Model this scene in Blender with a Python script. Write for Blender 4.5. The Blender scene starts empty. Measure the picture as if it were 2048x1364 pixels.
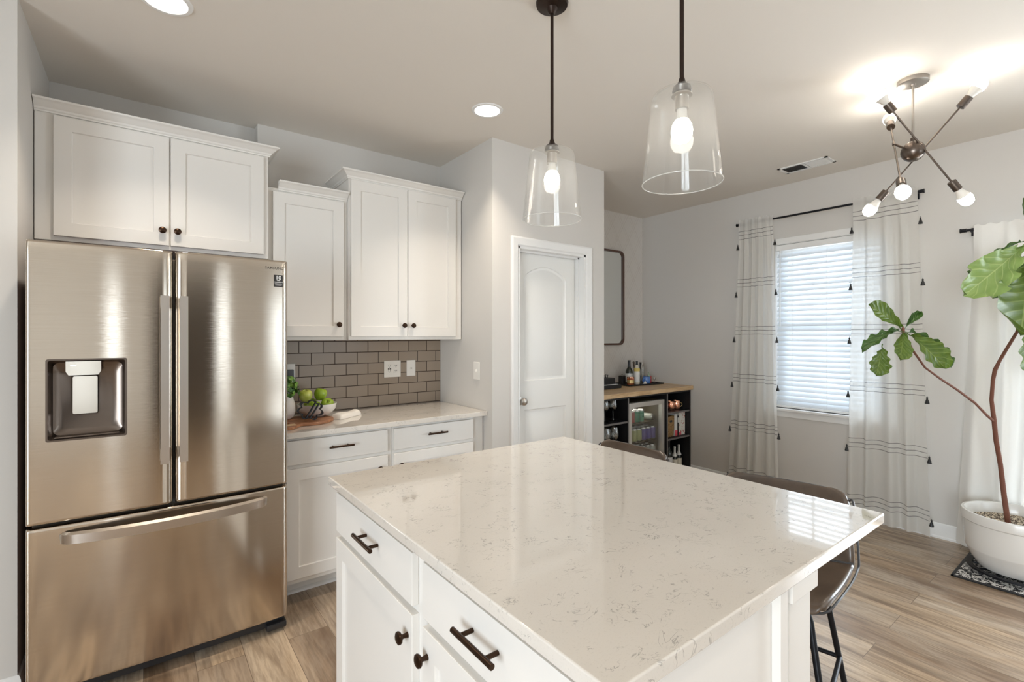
import bpy, bmesh, math, random
from mathutils import Vector, Matrix, Euler, geometry
random.seed(7)
PI = math.pi
SC = bpy.context.scene
COL = SC.collection

# ------------------------------------------------------------------ camera
YAW = math.atan(737 / 970.0)
cam_d = bpy.data.cameras.new('camera'); cam = bpy.data.objects.new('camera', cam_d); COL.objects.link(cam)
cam_d.sensor_fit = 'HORIZONTAL'; cam_d.sensor_width = 36.0; cam_d.lens = 36.0 * 970 / 2048
cam_d.shift_y = -10.0 / 2048
cam_d.clip_start = 0.02
cam.location = (0, 0, 1.42); cam.rotation_euler = (PI / 2, 0, -YAW)
SC.camera = cam
# ------------------------------------------------------------------ world, exposure
SC.view_settings.view_transform = 'Standard'; SC.view_settings.look = 'None'
SC.view_settings.gamma = 1.0; SC.view_settings.use_curve_mapping = False
SC.view_settings.exposure = 0.98
W = bpy.data.worlds.new('world'); SC.world = W; W.use_nodes = True
_bg = W.node_tree.nodes['Background']; _bg.inputs[0].default_value = (0.86, 0.94, 1.0, 1); _bg.inputs[1].default_value = 0.8
SC.cycles.sample_clamp_indirect = 6.0
SC.cycles.max_bounces = 10; SC.cycles.diffuse_bounces = 6; SC.cycles.transparent_max_bounces = 16
SC.cycles.use_denoising = True
SC.cycles.caustics_refractive = False; SC.cycles.caustics_reflective = False

def area(name, loc, rot, sx, sy, power, color, shape='RECTANGLE', spread=None):
    l = bpy.data.lights.new(name, 'AREA'); l.shape = shape; l.size = sx
    if shape in ('RECTANGLE', 'ELLIPSE'): l.size_y = sy
    l.energy = power; l.color = color
    if spread: l.spread = spread
    o = bpy.data.objects.new(name, l); COL.objects.link(o); o.location = loc; o.rotation_euler = rot
    return o
DAY = (0.88, 0.94, 1.0)
# dining window and patio door daylight; rear and left lamps are added fill
area('daylight_dining_window', (4.70, 1.605, 1.5), (0, PI/2, 0), 1.4, 0.8, 8, DAY)
area('daylight_patio_door', (4.72, -0.25, 1.05), (0, PI/2, 0), 1.9, 1.6, 75, DAY)
area('fill_rear', (3.1, -4.05, 1.45), (PI/2, 0, 0), 1.6, 1.4, 7, DAY)  # added lamp at an unseen wide window, raises general brightness
area('stripe_rear_left', (-0.68, -4.05, 1.3), (PI/2, 0, 0), 0.12, 1.9, 2.2, DAY)  # added narrow lamp, gives the left fridge door a bright stripe
area('stripe_rear_right', (1.32, -4.05, 1.5), (PI/2, 0, 0), 0.12, 1.7, 2.4, DAY)  # added narrow lamp for the stripe in the right fridge door
area('fill_left', (-3.45, -1.2, 1.13), (0, -PI/2, 0), 2.05, 2.3, 118, DAY)  # added lamp behind unseen glass doors, lifts floor and base cabinets
CAN_POWER = 2.0
WARM = (1.0, 0.87, 0.72)

# ------------------------------------------------------------------ materials
def nodes(name):
    m = bpy.data.materials.new(name); m.use_nodes = True
    nt = m.node_tree; b = nt.nodes['Principled BSDF']
    return m, nt, b
def mat(name, col, rough=0.5, metal=0.0, spec=None, coat=0.0, emis=None, es=0.0, bump=None):
    m, nt, b = nodes(name)
    b.inputs['Base Color'].default_value = (*col, 1); b.inputs['Roughness'].default_value = rough
    b.inputs['Metallic'].default_value = metal
    if spec is not None: b.inputs['Specular IOR Level'].default_value = spec
    if coat: b.inputs['Coat Weight'].default_value = coat; b.inputs['Coat Roughness'].default_value = 0.08
    if emis: b.inputs['Emission Color'].default_value = (*emis, 1); b.inputs['Emission Strength'].default_value = es
    # gentle procedural variation so that no surface is perfectly uniform
    n = nt.nodes.new('ShaderNodeTexNoise'); n.inputs['Scale'].default_value = bump[0] if bump else 60.0
    tc = nt.nodes.new('ShaderNodeTexCoord'); nt.links.new(tc.outputs['Object'], n.inputs['Vector'])
    bp = nt.nodes.new('ShaderNodeBump'); bp.inputs['Strength'].default_value = bump[1] if bump else 0.02
    bp.inputs['Distance'].default_value = 0.002
    nt.links.new(n.outputs['Fac'], bp.inputs['Height']); nt.links.new(bp.outputs['Normal'], b.inputs['Normal'])
    return m
def link(nt, a, b): nt.links.new(a, b)
def mth(nt, op, a, b=None, c=None):
    n = nt.nodes.new('ShaderNodeMath'); n.operation = op
    for i, v in enumerate((a, b, c)):
        if v is None: continue
        if isinstance(v, (int, float)): n.inputs[i].default_value = v
        else: nt.links.new(v, n.inputs[i])
    return n.outputs[0]
def ramp(nt, fac, stops):
    r = nt.nodes.new('ShaderNodeValToRGB'); e = r.color_ramp.elements
    while len(e) < len(stops): e.new(0.5)
    for k, (p, c) in enumerate(stops): e[k].position = p; e[k].color = (*c, 1)
    nt.links.new(fac, r.inputs[0]); return r.outputs[0]
def mixc(nt, fac, a, b, mode='MIX'):
    n = nt.nodes.new('ShaderNodeMix'); n.data_type = 'RGBA'; n.blend_type = mode
    for s, v in ((0, fac), (6, a), (7, b)):
        if isinstance(v, (int, float)): n.inputs[s].default_value = v
        elif isinstance(v, tuple): n.inputs[s].default_value = (*v, 1)
        else: nt.links.new(v, n.inputs[s])
    return n.outputs[2]
def coords(nt, scale=(1,1,1), loc=(0,0,0), rot=(0,0,0), kind='Object'):
    tc = nt.nodes.new('ShaderNodeTexCoord'); mp = nt.nodes.new('ShaderNodeMapping')
    mp.inputs['Scale'].default_value = scale; mp.inputs['Location'].default_value = loc; mp.inputs['Rotation'].default_value = rot
    nt.links.new(tc.outputs[kind], mp.inputs['Vector']); return mp.outputs[0]
def noise(nt, vec, scale, detail=4, rough=0.5, dist=0.0):
    n = nt.nodes.new('ShaderNodeTexNoise'); nt.links.new(vec, n.inputs['Vector'])
    n.inputs['Scale'].default_value = scale; n.inputs['Detail'].default_value = detail
    n.inputs['Roughness'].default_value = rough; n.inputs['Distortion'].default_value = dist
    return n.outputs['Fac']

M = {}
M['wall'] = mat('wall_paint', (0.63, 0.61, 0.58), 0.75, bump=(180, 0.05))
M['ceiling'] = mat('ceiling_paint', (0.76, 0.72, 0.665), 0.85, bump=(160, 0.06))
M['trim'] = mat('white_trim_paint', (0.82, 0.82, 0.81), 0.35)
M['doorpaint'] = mat('white_door_paint', (0.80, 0.80, 0.78), 0.4)
M['cab'] = mat('white_cabinet_paint', (0.77, 0.75, 0.715), 0.38)
M['bronze'] = mat('dark_bronze_metal', (0.055, 0.033, 0.022), 0.3, 1.0)
M['bronze2'] = mat('oil_rubbed_bronze', (0.028, 0.015, 0.010), 0.42, 0.6)
M['nickel'] = mat('satin_nickel', (0.55, 0.52, 0.48), 0.28, 1.0)
M['gunmetal'] = mat('chandelier_metal', (0.16, 0.13, 0.11), 0.3, 1.0)
M['canopymetal'] = mat('chandelier_canopy_metal', (0.36, 0.33, 0.30), 0.4, 0.9)
M['black'] = mat('black_satin_laminate', (0.012, 0.012, 0.013), 0.45)
M['blackmetal'] = mat('black_metal', (0.015, 0.016, 0.02), 0.4, 0.6)
M['blackplastic'] = mat('black_plastic', (0.02, 0.02, 0.022), 0.3)
M['plate'] = mat('white_plastic_plate', (0.82, 0.80, 0.76), 0.35)
M['slot'] = mat('dark_slot', (0.05, 0.045, 0.04), 0.5)
M['ceramic'] = mat('white_ceramic', (0.80, 0.79, 0.76), 0.22, coat=0.3)
M['ceramic_matte'] = mat('white_matte_ceramic', (0.78, 0.76, 0.73), 0.55)
M['porcelain'] = mat('bulb_white_plastic', (0.85, 0.82, 0.76), 0.4)
M['mirror'] = mat('mirror_glass', (0.86, 0.88, 0.86), 0.02, 1.0)
M['mirrorframe'] = mat('mirror_frame_wood', (0.10, 0.045, 0.03), 0.35)
M['sheet_white'] = mat('white_fabric_towel', (0.78, 0.75, 0.70), 0.9, bump=(300, 0.4))
M['soil'] = mat('soil_bed', (0.03, 0.02, 0.014), 0.9, bump=(60, 0.8))
M['apple_stem'] = mat('brown_stem', (0.09, 0.05, 0.02), 0.7)
M['copper'] = mat('hammered_copper', (0.85, 0.42, 0.28), 0.18, 1.0, bump=(70, 0.6))
M['copper_glass'] = mat('amber_candle_jar', (0.45, 0.13, 0.05), 0.12, coat=0.5)
M['cream'] = mat('cream_label', (0.75, 0.70, 0.58), 0.6)
M['white'] = mat('white_label', (0.82, 0.82, 0.80), 0.55)
M['yellow'] = mat('yellow_label', (0.72, 0.58, 0.16), 0.5)
M['gold'] = mat('gold_foil', (0.75, 0.55, 0.25), 0.35, 0.8)
M['blue'] = mat('blue_glaze', (0.10, 0.22, 0.55), 0.25, coat=0.4)
M['red'] = mat('red_enamel', (0.55, 0.04, 0.05), 0.35)
M['pink'] = mat('pink_red_cover', (0.75, 0.10, 0.14), 0.5)
M['darkglass'] = mat('dark_bottle_glass', (0.012, 0.018, 0.012), 0.08, coat=0.6)
M['greenglass'] = mat('pale_green_bottle', (0.30, 0.40, 0.28), 0.1, coat=0.5)
M['steelframe'] = mat('cooler_steel', (0.72, 0.69, 0.64), 0.45, 0.8)
M['alu'] = mat('can_aluminium', (0.72, 0.72, 0.72), 0.3, 1.0)
M['can_red'] = mat('red_can_print', (0.50, 0.06, 0.05), 0.35)
M['can_green'] = mat('green_can_print', (0.10, 0.36, 0.22), 0.35)
M['can_lime'] = mat('lime_can_print', (0.55, 0.58, 0.28), 0.35)
M['can_purple'] = mat('purple_can_print', (0.18, 0.14, 0.48), 0.35)
M['can_white'] = mat('white_can_print', (0.68, 0.70, 0.66), 0.35)
M['can_orange'] = mat('orange_can_print', (0.75, 0.36, 0.08), 0.35)
M['coolwall'] = mat('cooler_interior', (0.10, 0.075, 0.035), 0.5)
M['bark'] = mat('fig_bark', (0.17, 0.065, 0.04), 0.8, bump=(90, 0.9))
M['gasket'] = mat('fridge_gasket', (0.10, 0.09, 0.08), 0.6)
M['fridgebody'] = mat('fridge_body_grey', (0.10, 0.06, 0.045), 0.5)
M['sticker'] = mat('black_sticker', (0.015, 0.012, 0.01), 0.35)
M['darkchrome'] = mat('dark_chrome_logo', (0.16, 0.14, 0.12), 0.25, 1.0)
M['blind'] = None

def thin_glass(name, tint=(1, 1, 1), refl=1.0, base=0.0, milk=0.0):
    m = bpy.data.materials.new(name); m.use_nodes = True; nt = m.node_tree
    for n in list(nt.nodes):
        if n.type != 'OUTPUT_MATERIAL': nt.nodes.remove(n)
    out = [n for n in nt.nodes if n.type == 'OUTPUT_MATERIAL'][0]
    tr = nt.nodes.new('ShaderNodeBsdfTransparent'); tr.inputs[0].default_value = (*tint, 1)
    gl = nt.nodes.new('ShaderNodeBsdfGlossy'); gl.inputs['Roughness'].default_value = 0.03
    fr = nt.nodes.new('ShaderNodeLayerWeight'); fr.inputs['Blend'].default_value = 0.5
    f = mth(nt, 'POWER', fr.outputs['Facing'], 3.5)
    f = mth(nt, 'MULTIPLY_ADD', f, 0.75 * refl, 0.035 + base)
    mx = nt.nodes.new('ShaderNodeMixShader'); link(nt, f, mx.inputs[0]); link(nt, tr.outputs[0], mx.inputs[1]); link(nt, gl.outputs[0], mx.inputs[2])
    last = mx.outputs[0]
    if milk:
        df = nt.nodes.new('ShaderNodeBsdfTranslucent'); df.inputs[0].default_value = (0.9, 0.9, 0.88, 1)
        d2 = nt.nodes.new('ShaderNodeBsdfDiffuse'); d2.inputs[0].default_value = (0.9, 0.9, 0.88, 1)
        m0 = nt.nodes.new('ShaderNodeMixShader'); link(nt, df.outputs[0], m0.inputs[1]); link(nt, d2.outputs[0], m0.inputs[2])
        m3 = nt.nodes.new('ShaderNodeMixShader'); m3.inputs[0].default_value = milk; link(nt, last, m3.inputs[1]); link(nt, m0.outputs[0], m3.inputs[2]); last = m3.outputs[0]
    link(nt, last, out.inputs[0]); return m
M['glass'] = thin_glass('clear_glass', (0.97, 0.98, 0.97), 1.0, 0.14)
M['rim'] = thin_glass('glass_rim', (0.9, 0.9, 0.9), 1.0, 0.1, 0.55)
M['shade'] = thin_glass('pendant_shade_glass', (0.97, 0.97, 0.965), 0.5, 0.0, 0.055)
M['pane'] = thin_glass('window_pane_glass', (0.97, 0.99, 1.0), 0.5)

def emission_mat(name, col, s):
    m = bpy.data.materials.new(name); m.use_nodes = True; nt = m.node_tree
    b = nt.nodes['Principled BSDF']; b.inputs['Base Color'].default_value = (0.8, 0.8, 0.8, 1)
    b.inputs['Emission Color'].default_value = (*col, 1); b.inputs['Emission Strength'].default_value = s
    return m
M['bulb'] = emission_mat('lit_bulb', (1.0, 0.91, 0.80), 29)
M['bulb_pendant'] = emission_mat('lit_pendant_bulb', (1.0, 0.91, 0.80), 9)
M['lens'] = emission_mat('lit_downlight_lens', (1.0, 0.95, 0.87), 2.5)
M['led'] = emission_mat('lit_indicator', (0.8, 0.85, 1.0), 1.2)

def steel():
    m, nt, b = nodes('brushed_stainless_steel')
    v = coords(nt, (1.5, 1.5, 600)); n = noise(nt, v, 2.0, 3, 0.6)
    c = ramp(nt, n, [(0.3, (0.55, 0.485, 0.41)), (0.7, (0.63, 0.56, 0.48))])
    link(nt, c, b.inputs['Base Color']); b.inputs['Metallic'].default_value = 1.0
    b.inputs['Roughness'].default_value = 0.105; b.inputs['Anisotropic'].default_value = 1.0
    t = nt.nodes.new('ShaderNodeTangent'); t.direction_type = 'RADIAL'; t.axis = 'Z'
    link(nt, t.outputs[0], b.inputs['Tangent'])
    b.inputs['Anisotropic Rotation'].default_value = 0.25
    bp = nt.nodes.new('ShaderNodeBump'); bp.inputs['Strength'].default_value = 0.03; bp.inputs['Distance'].default_value = 0.001
    link(nt, n, bp.inputs['Height']); link(nt, bp.outputs[0], b.inputs['Normal'])
    return m
M['steel'] = steel()
M['steel_handle'] = mat('handle_steel', (0.60, 0.55, 0.50), 0.3, 1.0)
M['steel_polished'] = mat('paddle_steel', (0.66, 0.61, 0.54), 0.16, 1.0)
M['disp'] = mat('dispenser_recess_metal', (0.155, 0.125, 0.105), 0.22, 0.9)

def floor_mat():
    m, nt, b = nodes('wood_plank_floor')
    # planks run along Y: swap so that the brick rows lie across X
    tc = nt.nodes.new('ShaderNodeTexCoord'); sp = nt.nodes.new('ShaderNodeSeparateXYZ'); link(nt, tc.outputs['Object'], sp.inputs[0])
    cb = nt.nodes.new('ShaderNodeCombineXYZ'); link(nt, sp.outputs[1], cb.inputs[0]); link(nt, sp.outputs[0], cb.inputs[1])
    br = nt.nodes.new('ShaderNodeTexBrick'); link(nt, cb.outputs[0], br.inputs['Vector'])
    br.offset = 0.37; br.offset_frequency = 2; br.inputs['Scale'].default_value = 1.0
    br.inputs['Brick Width'].default_value = 1.22; br.inputs['Row Height'].default_value = 0.18
    br.inputs['Mortar Size'].default_value = 0.0012; br.inputs['Mortar Smooth'].default_value = 0.3; br.inputs['Bias'].default_value = 0.0
    br.inputs['Color1'].default_value = (0, 0, 0, 1); br.inputs['Color2'].default_value = (1, 1, 1, 1); br.inputs['Mortar'].default_value = (0.5, 0.5, 0.5, 1)
    base = ramp(nt, br.outputs['Color'], [(0.0, (0.29, 0.195, 0.125)), (0.35, (0.55, 0.40, 0.26)), (0.6, (0.38, 0.285, 0.20)), (1.0, (0.68, 0.52, 0.355))])
    # shift the grain per plank
    off = mth(nt, 'MULTIPLY', br.outputs['Color'], 37.0)
    cv = nt.nodes.new('ShaderNodeCombineXYZ'); link(nt, mth(nt, 'MULTIPLY', sp.outputs[0], 1.0), cv.inputs[0]); link(nt, mth(nt, 'MULTIPLY', sp.outputs[1], 0.09), cv.inputs[1]); link(nt, off, cv.inputs[2])
    g1 = noise(nt, cv.outputs[0], 15, 7, 0.6, 0.9)
    g2 = noise(nt, cv.outputs[0], 70, 4, 0.55)
    cv2 = nt.nodes.new('ShaderNodeCombineXYZ'); link(nt, sp.outputs[0], cv2.inputs[0]); link(nt, mth(nt, 'MULTIPLY', sp.outputs[1], 0.35), cv2.inputs[1]); link(nt, off, cv2.inputs[2])
    g3 = noise(nt, cv2.outputs[0], 3.4, 5, 0.6, 0.8)
    c = mixc(nt, ramp(nt, g1, [(0.38, (0.8,)*3), (0.60, (0,)*3)]), base, (0.155, 0.10, 0.062))
    c = mixc(nt, ramp(nt, g3, [(0.42, (0,)*3), (0.68, (0.6,)*3)]), c, (0.56, 0.47, 0.37))
    c = mixc(nt, ramp(nt, g2, [(0.38, (0.35,)*3), (0.55, (0,)*3)]), c, (0.13, 0.085, 0.055))
    # small dark knots
    vo = nt.nodes.new('ShaderNodeTexVoronoi'); link(nt, cv2.outputs[0], vo.inputs['Vector']); vo.inputs['Scale'].default_value = 3.6
    kn = noise(nt, cv2.outputs[0], 26, 5, 0.7)
    kd = mth(nt, 'ADD', vo.outputs['Distance'], mth(nt, 'MULTIPLY', kn, 0.10))
    c = mixc(nt, ramp(nt, kd, [(0.095, (0.9,)*3), (0.15, (0,)*3)]), c, (0.055, 0.03, 0.018))
    c = mixc(nt, ramp(nt, br.outputs['Fac'], [(0.0, (0,)*3), (1.0, (0.75,)*3)]), c, (0.10, 0.07, 0.05))
    link(nt, c, b.inputs['Base Color']); b.inputs['Roughness'].default_value = 0.27
    bp = nt.nodes.new('ShaderNodeBump'); bp.inputs['Strength'].default_value = 0.12; bp.inputs['Distance'].default_value = 0.001
    link(nt, mth(nt, 'SUBTRACT', g1, br.outputs['Fac']), bp.inputs['Height']); link(nt, bp.outputs[0], b.inputs['Normal'])
    return m
M['floor'] = floor_mat()

def quartz():
    m, nt, b = nodes('white_veined_quartz')
    v = coords(nt, (1, 1.6, 1))
    def veins(scale, width, seed):
        v2 = coords(nt, (1, 1.5, 1), (seed, seed * 1.7, 0))
        n = noise(nt, v2, scale, 3, 0.55, 1.6)
        d = mth(nt, 'ABSOLUTE', mth(nt, 'SUBTRACT', n, 0.5))
        line = ramp(nt, d, [(0.0, (1,)*3), (width*0.45, (1,)*3), (width, (0,)*3)])
        k = noise(nt, coords(nt, (1, 1.2, 1), (seed * 3, seed, 2)), scale * 0.75, 3, 0.7)
        k = ramp(nt, k, [(0.55, (0,)*3), (0.60, (1,)*3)])
        return mixc(nt, 1.0, line, k, 'MULTIPLY')
    l1 = veins(13, 0.014, 3.1); l2 = veins(21, 0.013, 7.7)
    tot = mixc(nt, 1.0, l1, l2, 'ADD')
    soft = noise(nt, v, 2.2, 3, 0.5)
    base = ramp(nt, soft, [(0.35, (0.67, 0.635, 0.585)), (0.7, (0.72, 0.685, 0.635))])
    sp = noise(nt, v, 260, 2, 0.5)
    base = mixc(nt, ramp(nt, sp, [(0.30, (0.18,)*3), (0.42, (0,)*3)]), base, (0.45, 0.42, 0.38))
    c = mixc(nt, mixc(nt, 1.0, tot, (0.66, 0.66, 0.66), 'MULTIPLY'), base, (0.30, 0.285, 0.265))
    link(nt, c, b.inputs['Base Color']); b.inputs['Roughness'].default_value = 0.055
    b.inputs['Specular IOR Level'].default_value = 0.5; b.inputs['Coat Weight'].default_value = 0.6; b.inputs['Coat Roughness'].default_value = 0.03
    return m
M['quartz'] = quartz()

def butcher():
    m, nt, b = nodes('butcher_block_wood')
    v = coords(nt, (0.16, 1, 1)); n = noise(nt, v, 34, 6, 0.6, 0.5)
    n2 = noise(nt, coords(nt, (0.5, 2.2, 1)), 3.0, 3, 0.5, 0.4)
    c = ramp(nt, n, [(0.3, (0.42, 0.25, 0.12)), (0.5, (0.60, 0.42, 0.235)), (0.72, (0.68, 0.50, 0.30))])
    c = mixc(nt, ramp(nt, n2, [(0.62, (0,)*3), (0.74, (0.6,)*3)]), c, (0.36, 0.20, 0.09))
    link(nt, c, b.inputs['Base Color']); b.inputs['Roughness'].default_value = 0.4
    return m
M['butcher'] = butcher()
def board():
    m, nt, b = nodes('acacia_board_wood')
    n = noise(nt, coords(nt, (0.3, 2.2, 1)), 28, 5, 0.6, 0.4)
    link(nt, ramp(nt, n, [(0.3, (0.22, 0.085, 0.035)), (0.7, (0.46, 0.215, 0.10))]), b.inputs['Base Color']); b.inputs['Roughness'].default_value = 0.42
    return m
M['board'] = board()
def tiles():
    m, nt, b = nodes('grey_subway_tile')
    tc = nt.nodes.new('ShaderNodeTexCoord'); sp = nt.nodes.new('ShaderNodeSeparateXYZ'); link(nt, tc.outputs['Object'], sp.inputs[0])
    cb = nt.nodes.new('ShaderNodeCombineXYZ'); link(nt, mth(nt, 'ADD', sp.outputs[0], 10 * 0.1535 - 0.805), cb.inputs[0])
    link(nt, mth(nt, 'ADD', sp.outputs[2], -0.9175 + 10 * 0.0778), cb.inputs[1])
    br = nt.nodes.new('ShaderNodeTexBrick'); link(nt, cb.outputs[0], br.inputs['Vector'])
    br.offset = 0.5; br.inputs['Scale'].default_value = 1.0; br.inputs['Brick Width'].default_value = 0.1535
    br.inputs['Row Height'].default_value = 0.0778; br.inputs['Mortar Size'].default_value = 0.0026; br.inputs['Mortar Smooth'].default_value = 0.35
    br.inputs['Color1'].default_value = (0.30, 0.24, 0.185, 1); br.inputs['Color2'].default_value = (0.34, 0.275, 0.215, 1)
    br.inputs['Mortar'].default_value = (0.035, 0.018, 0.012, 1)
    link(nt, br.outputs['Color'], b.inputs['Base Color'])
    link(nt, ramp(nt, br.outputs['Fac'], [(0, (0.24,)*3), (1, (0.8,)*3)]), b.inputs['Roughness'])
    bp = nt.nodes.new('ShaderNodeBump'); bp.invert = True; bp.inputs['Strength'].default_value = 0.8; bp.inputs['Distance'].default_value = 0.002
    link(nt, br.outputs['Fac'], bp.inputs['Height']); link(nt, bp.outputs[0], b.inputs['Normal'])
    return m
M['tile'] = tiles()
def wallpaper():
    m, nt, b = nodes('geometric_wallpaper')
    tc = nt.nodes.new('ShaderNodeTexCoord'); sp = nt.nodes.new('ShaderNodeSeparateXYZ'); link(nt, tc.outputs['Object'], sp.inputs[0])
    tot = None
    for sgn in (1, -1):
        d = mth(nt, 'ADD', sp.outputs[0], mth(nt, 'MULTIPLY', sp.outputs[2], 0.62 * sgn))
        q = mth(nt, 'PINGPONG', mth(nt, 'MULTIPLY', d, 1.0), 0.09)
        l1 = mth(nt, 'LESS_THAN', q, 0.0035)
        q2 = mth(nt, 'PINGPONG', mth(nt, 'ADD', d, 0.03), 0.09)
        l = mth(nt, 'MAXIMUM', l1, mth(nt, 'LESS_THAN', q2, 0.0025))
        tot = l if tot is None else mth(nt, 'MAXIMUM', tot, l)
    k = noise(nt, tc.outputs['Object'], 9, 3)
    f = mth(nt, 'MULTIPLY', tot, mth(nt, 'MULTIPLY', k, 0.95))
    link(nt, mixc(nt, f, (0.70, 0.68, 0.655), (0.56, 0.52, 0.49)), b.inputs['Base Color']); b.inputs['Roughness'].default_value = 0.7
    return m
M['wallpaper'] = wallpaper()
def leather():
    m, nt, b = nodes('brown_leather')
    n = noise(nt, coords(nt), 7, 5, 0.6); n2 = noise(nt, coords(nt), 420, 2)
    link(nt, ramp(nt, n, [(0.3, (0.065, 0.046, 0.034)), (0.7, (0.14, 0.10, 0.072))]), b.inputs['Base Color'])
    b.inputs['Roughness'].default_value = 0.29; b.inputs['Specular IOR Level'].default_value = 0.8
    bp = nt.nodes.new('ShaderNodeBump'); bp.inputs['Strength'].default_value = 0.12; bp.inputs['Distance'].default_value = 0.001
    link(nt, n2, bp.inputs['Height']); link(nt, bp.outputs[0], b.inputs['Normal']); return m
M['leather'] = leather()
M['leather_edge'] = mat('leather_edge_trim', (0.06, 0.062, 0.068), 0.35)
def fabric(name, stripes, sheer=0.10, col=(0.90, 0.89, 0.86), transl=0.5):
    m = bpy.data.materials.new(name); m.use_nodes = True; nt = m.node_tree
    for n in list(nt.nodes):
        if n.type != 'OUTPUT_MATERIAL': nt.nodes.remove(n)
    out = [n for n in nt.nodes if n.type == 'OUTPUT_MATERIAL'][0]
    tc = nt.nodes.new('ShaderNodeTexCoord')
    c = None; lines = None
    if stripes:
        sp = nt.nodes.new('ShaderNodeSeparateXYZ'); link(nt, tc.outputs['Object'], sp.inputs[0])
        z = sp.outputs[2]
        wob = mth(nt, 'MULTIPLY', mth(nt, 'SUBTRACT', noise(nt, tc.outputs['Object'], 9, 1), 0.5), 0.012)
        z = mth(nt, 'ADD', z, wob)
        # groups of three woven lines every 0.435 m
        g = mth(nt, 'SUBTRACT', mth(nt, 'MODULO', mth(nt, 'ADD', z, 0.435 * 3 - 0.145 + 0.2175), 0.435), 0.2175)
        ds = [mth(nt, 'LESS_THAN', mth(nt, 'ABSOLUTE', mth(nt, 'SUBTRACT', g, o)), 0.0024) for o in (-0.034, 0.0, 0.034)]
        lines = mth(nt, 'MAXIMUM', mth(nt, 'MAXIMUM', ds[0], ds[1]), ds[2])
        c = mixc(nt, mth(nt, 'MULTIPLY', lines, 0.72), col, (0.06, 0.06, 0.07))
    df = nt.nodes.new('ShaderNodeBsdfDiffuse'); tl = nt.nodes.new('ShaderNodeBsdfTranslucent'); tr = nt.nodes.new('ShaderNodeBsdfTransparent')
    for nd in (df, tl):
        if c is not None: link(nt, c, nd.inputs[0])
        else: nd.inputs[0].default_value = (*col, 1)
    weave = noise(nt, tc.outputs['Object'], 350, 2)
    bp = nt.nodes.new('ShaderNodeBump'); bp.inputs['Strength'].default_value = 0.25; bp.inputs['Distance'].default_value = 0.001
    link(nt, weave, bp.inputs['Height']); link(nt, bp.outputs[0], df.inputs['Normal'])
    m1 = nt.nodes.new('ShaderNodeMixShader'); m1.inputs[0].default_value = transl; link(nt, df.outputs[0], m1.inputs[1]); link(nt, tl.outputs[0], m1.inputs[2])
    m2 = nt.nodes.new('ShaderNodeMixShader'); m2.inputs[0].default_value = sheer; link(nt, m1.outputs[0], m2.inputs[1]); link(nt, tr.outputs[0], m2.inputs[2])
    link(nt, m2.outputs[0], out.inputs[0]); return m
M['curtain'] = fabric('striped_sheer_curtain', True, 0.20)
M['curtain_plain'] = fabric('plain_white_curtain', False, 0.004, (0.84, 0.83, 0.80), 0.04)
M['blind'] = fabric('white_blind_slat', False, 0.0, (0.84, 0.87, 0.90), 0.28)
def leaf_mat(name, dark, light, vein):
    m, nt, b = nodes(name)
    uv = nt.nodes.new('ShaderNodeTexCoord'); sp = nt.nodes.new('ShaderNodeSeparateXYZ'); link(nt, uv.outputs['UV'], sp.inputs[0])
    ax = mth(nt, 'ABSOLUTE', mth(nt, 'SUBTRACT', sp.outputs[0], 0.5))
    mid = mth(nt, 'LESS_THAN', ax, 0.013)
    side = mth(nt, 'PINGPONG', mth(nt, 'SUBTRACT', sp.outputs[1], mth(nt, 'MULTIPLY', ax, 0.55)), 0.065)
    sv = ramp(nt, side, [(0.0, (0.75,)*3), (0.012, (0,)*3)])
    n = noise(nt, uv.outputs['UV'], 3.5, 4, 0.6)
    c = ramp(nt, n, [(0.3, dark), (0.7, light)])
    c = mixc(nt, sv, c, vein); c = mixc(nt, mth(nt, 'MULTIPLY', mid, 0.85), c, vein)
    link(nt, c, b.inputs['Base Color']); b.inputs['Roughness'].default_value = 0.36
    bp = nt.nodes.new('ShaderNodeBump'); bp.inputs['Strength'].default_value = 0.5; bp.inputs['Distance'].default_value = 0.004
    link(nt, ramp(nt, side, [(0.0, (0,)*3), (0.05, (1,)*3)]), bp.inputs['Height']); link(nt, bp.outputs[0], b.inputs['Normal'])
    out = [x for x in nt.nodes if x.type == 'OUTPUT_MATERIAL'][0]
    tl = nt.nodes.new('ShaderNodeBsdfTranslucent'); link(nt, c, tl.inputs[0])
    mx = nt.nodes.new('ShaderNodeMixShader'); mx.inputs[0].default_value = 0.25
    link(nt, b.outputs[0], mx.inputs[1]); link(nt, tl.outputs[0], mx.inputs[2]); link(nt, mx.outputs[0], out.inputs[0])
    return m
M['leaf'] = leaf_mat('fig_leaf_green', (0.07, 0.135, 0.018), (0.145, 0.22, 0.03), (0.27, 0.35, 0.10))
M['leaf_dark'] = leaf_mat('fig_leaf_dark_green', (0.035, 0.10, 0.018), (0.075, 0.16, 0.03), (0.17, 0.27, 0.08))
M['leaf_pale'] = leaf_mat('fig_leaf_pale_green', (0.20, 0.32, 0.08), (0.29, 0.41, 0.12), (0.44, 0.54, 0.21))
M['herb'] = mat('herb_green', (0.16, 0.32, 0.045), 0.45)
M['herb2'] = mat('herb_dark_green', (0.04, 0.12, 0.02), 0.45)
def apple_mat(name, a, c_):
    m, nt, b = nodes(name)
    n = noise(nt, coords(nt, (1, 1, 0.4)), 22, 4, 0.6)
    link(nt, ramp(nt, n, [(0.35, a), (0.65, c_)]), b.inputs['Base Color']); b.inputs['Roughness'].default_value = 0.2
    b.inputs['Coat Weight'].default_value = 0.3; return m
M['apple'] = apple_mat('green_apple_skin', (0.22, 0.36, 0.02), (0.34, 0.46, 0.05))
M['apple2'] = apple_mat('yellow_green_apple_skin', (0.40, 0.46, 0.06), (0.52, 0.55, 0.14))
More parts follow.
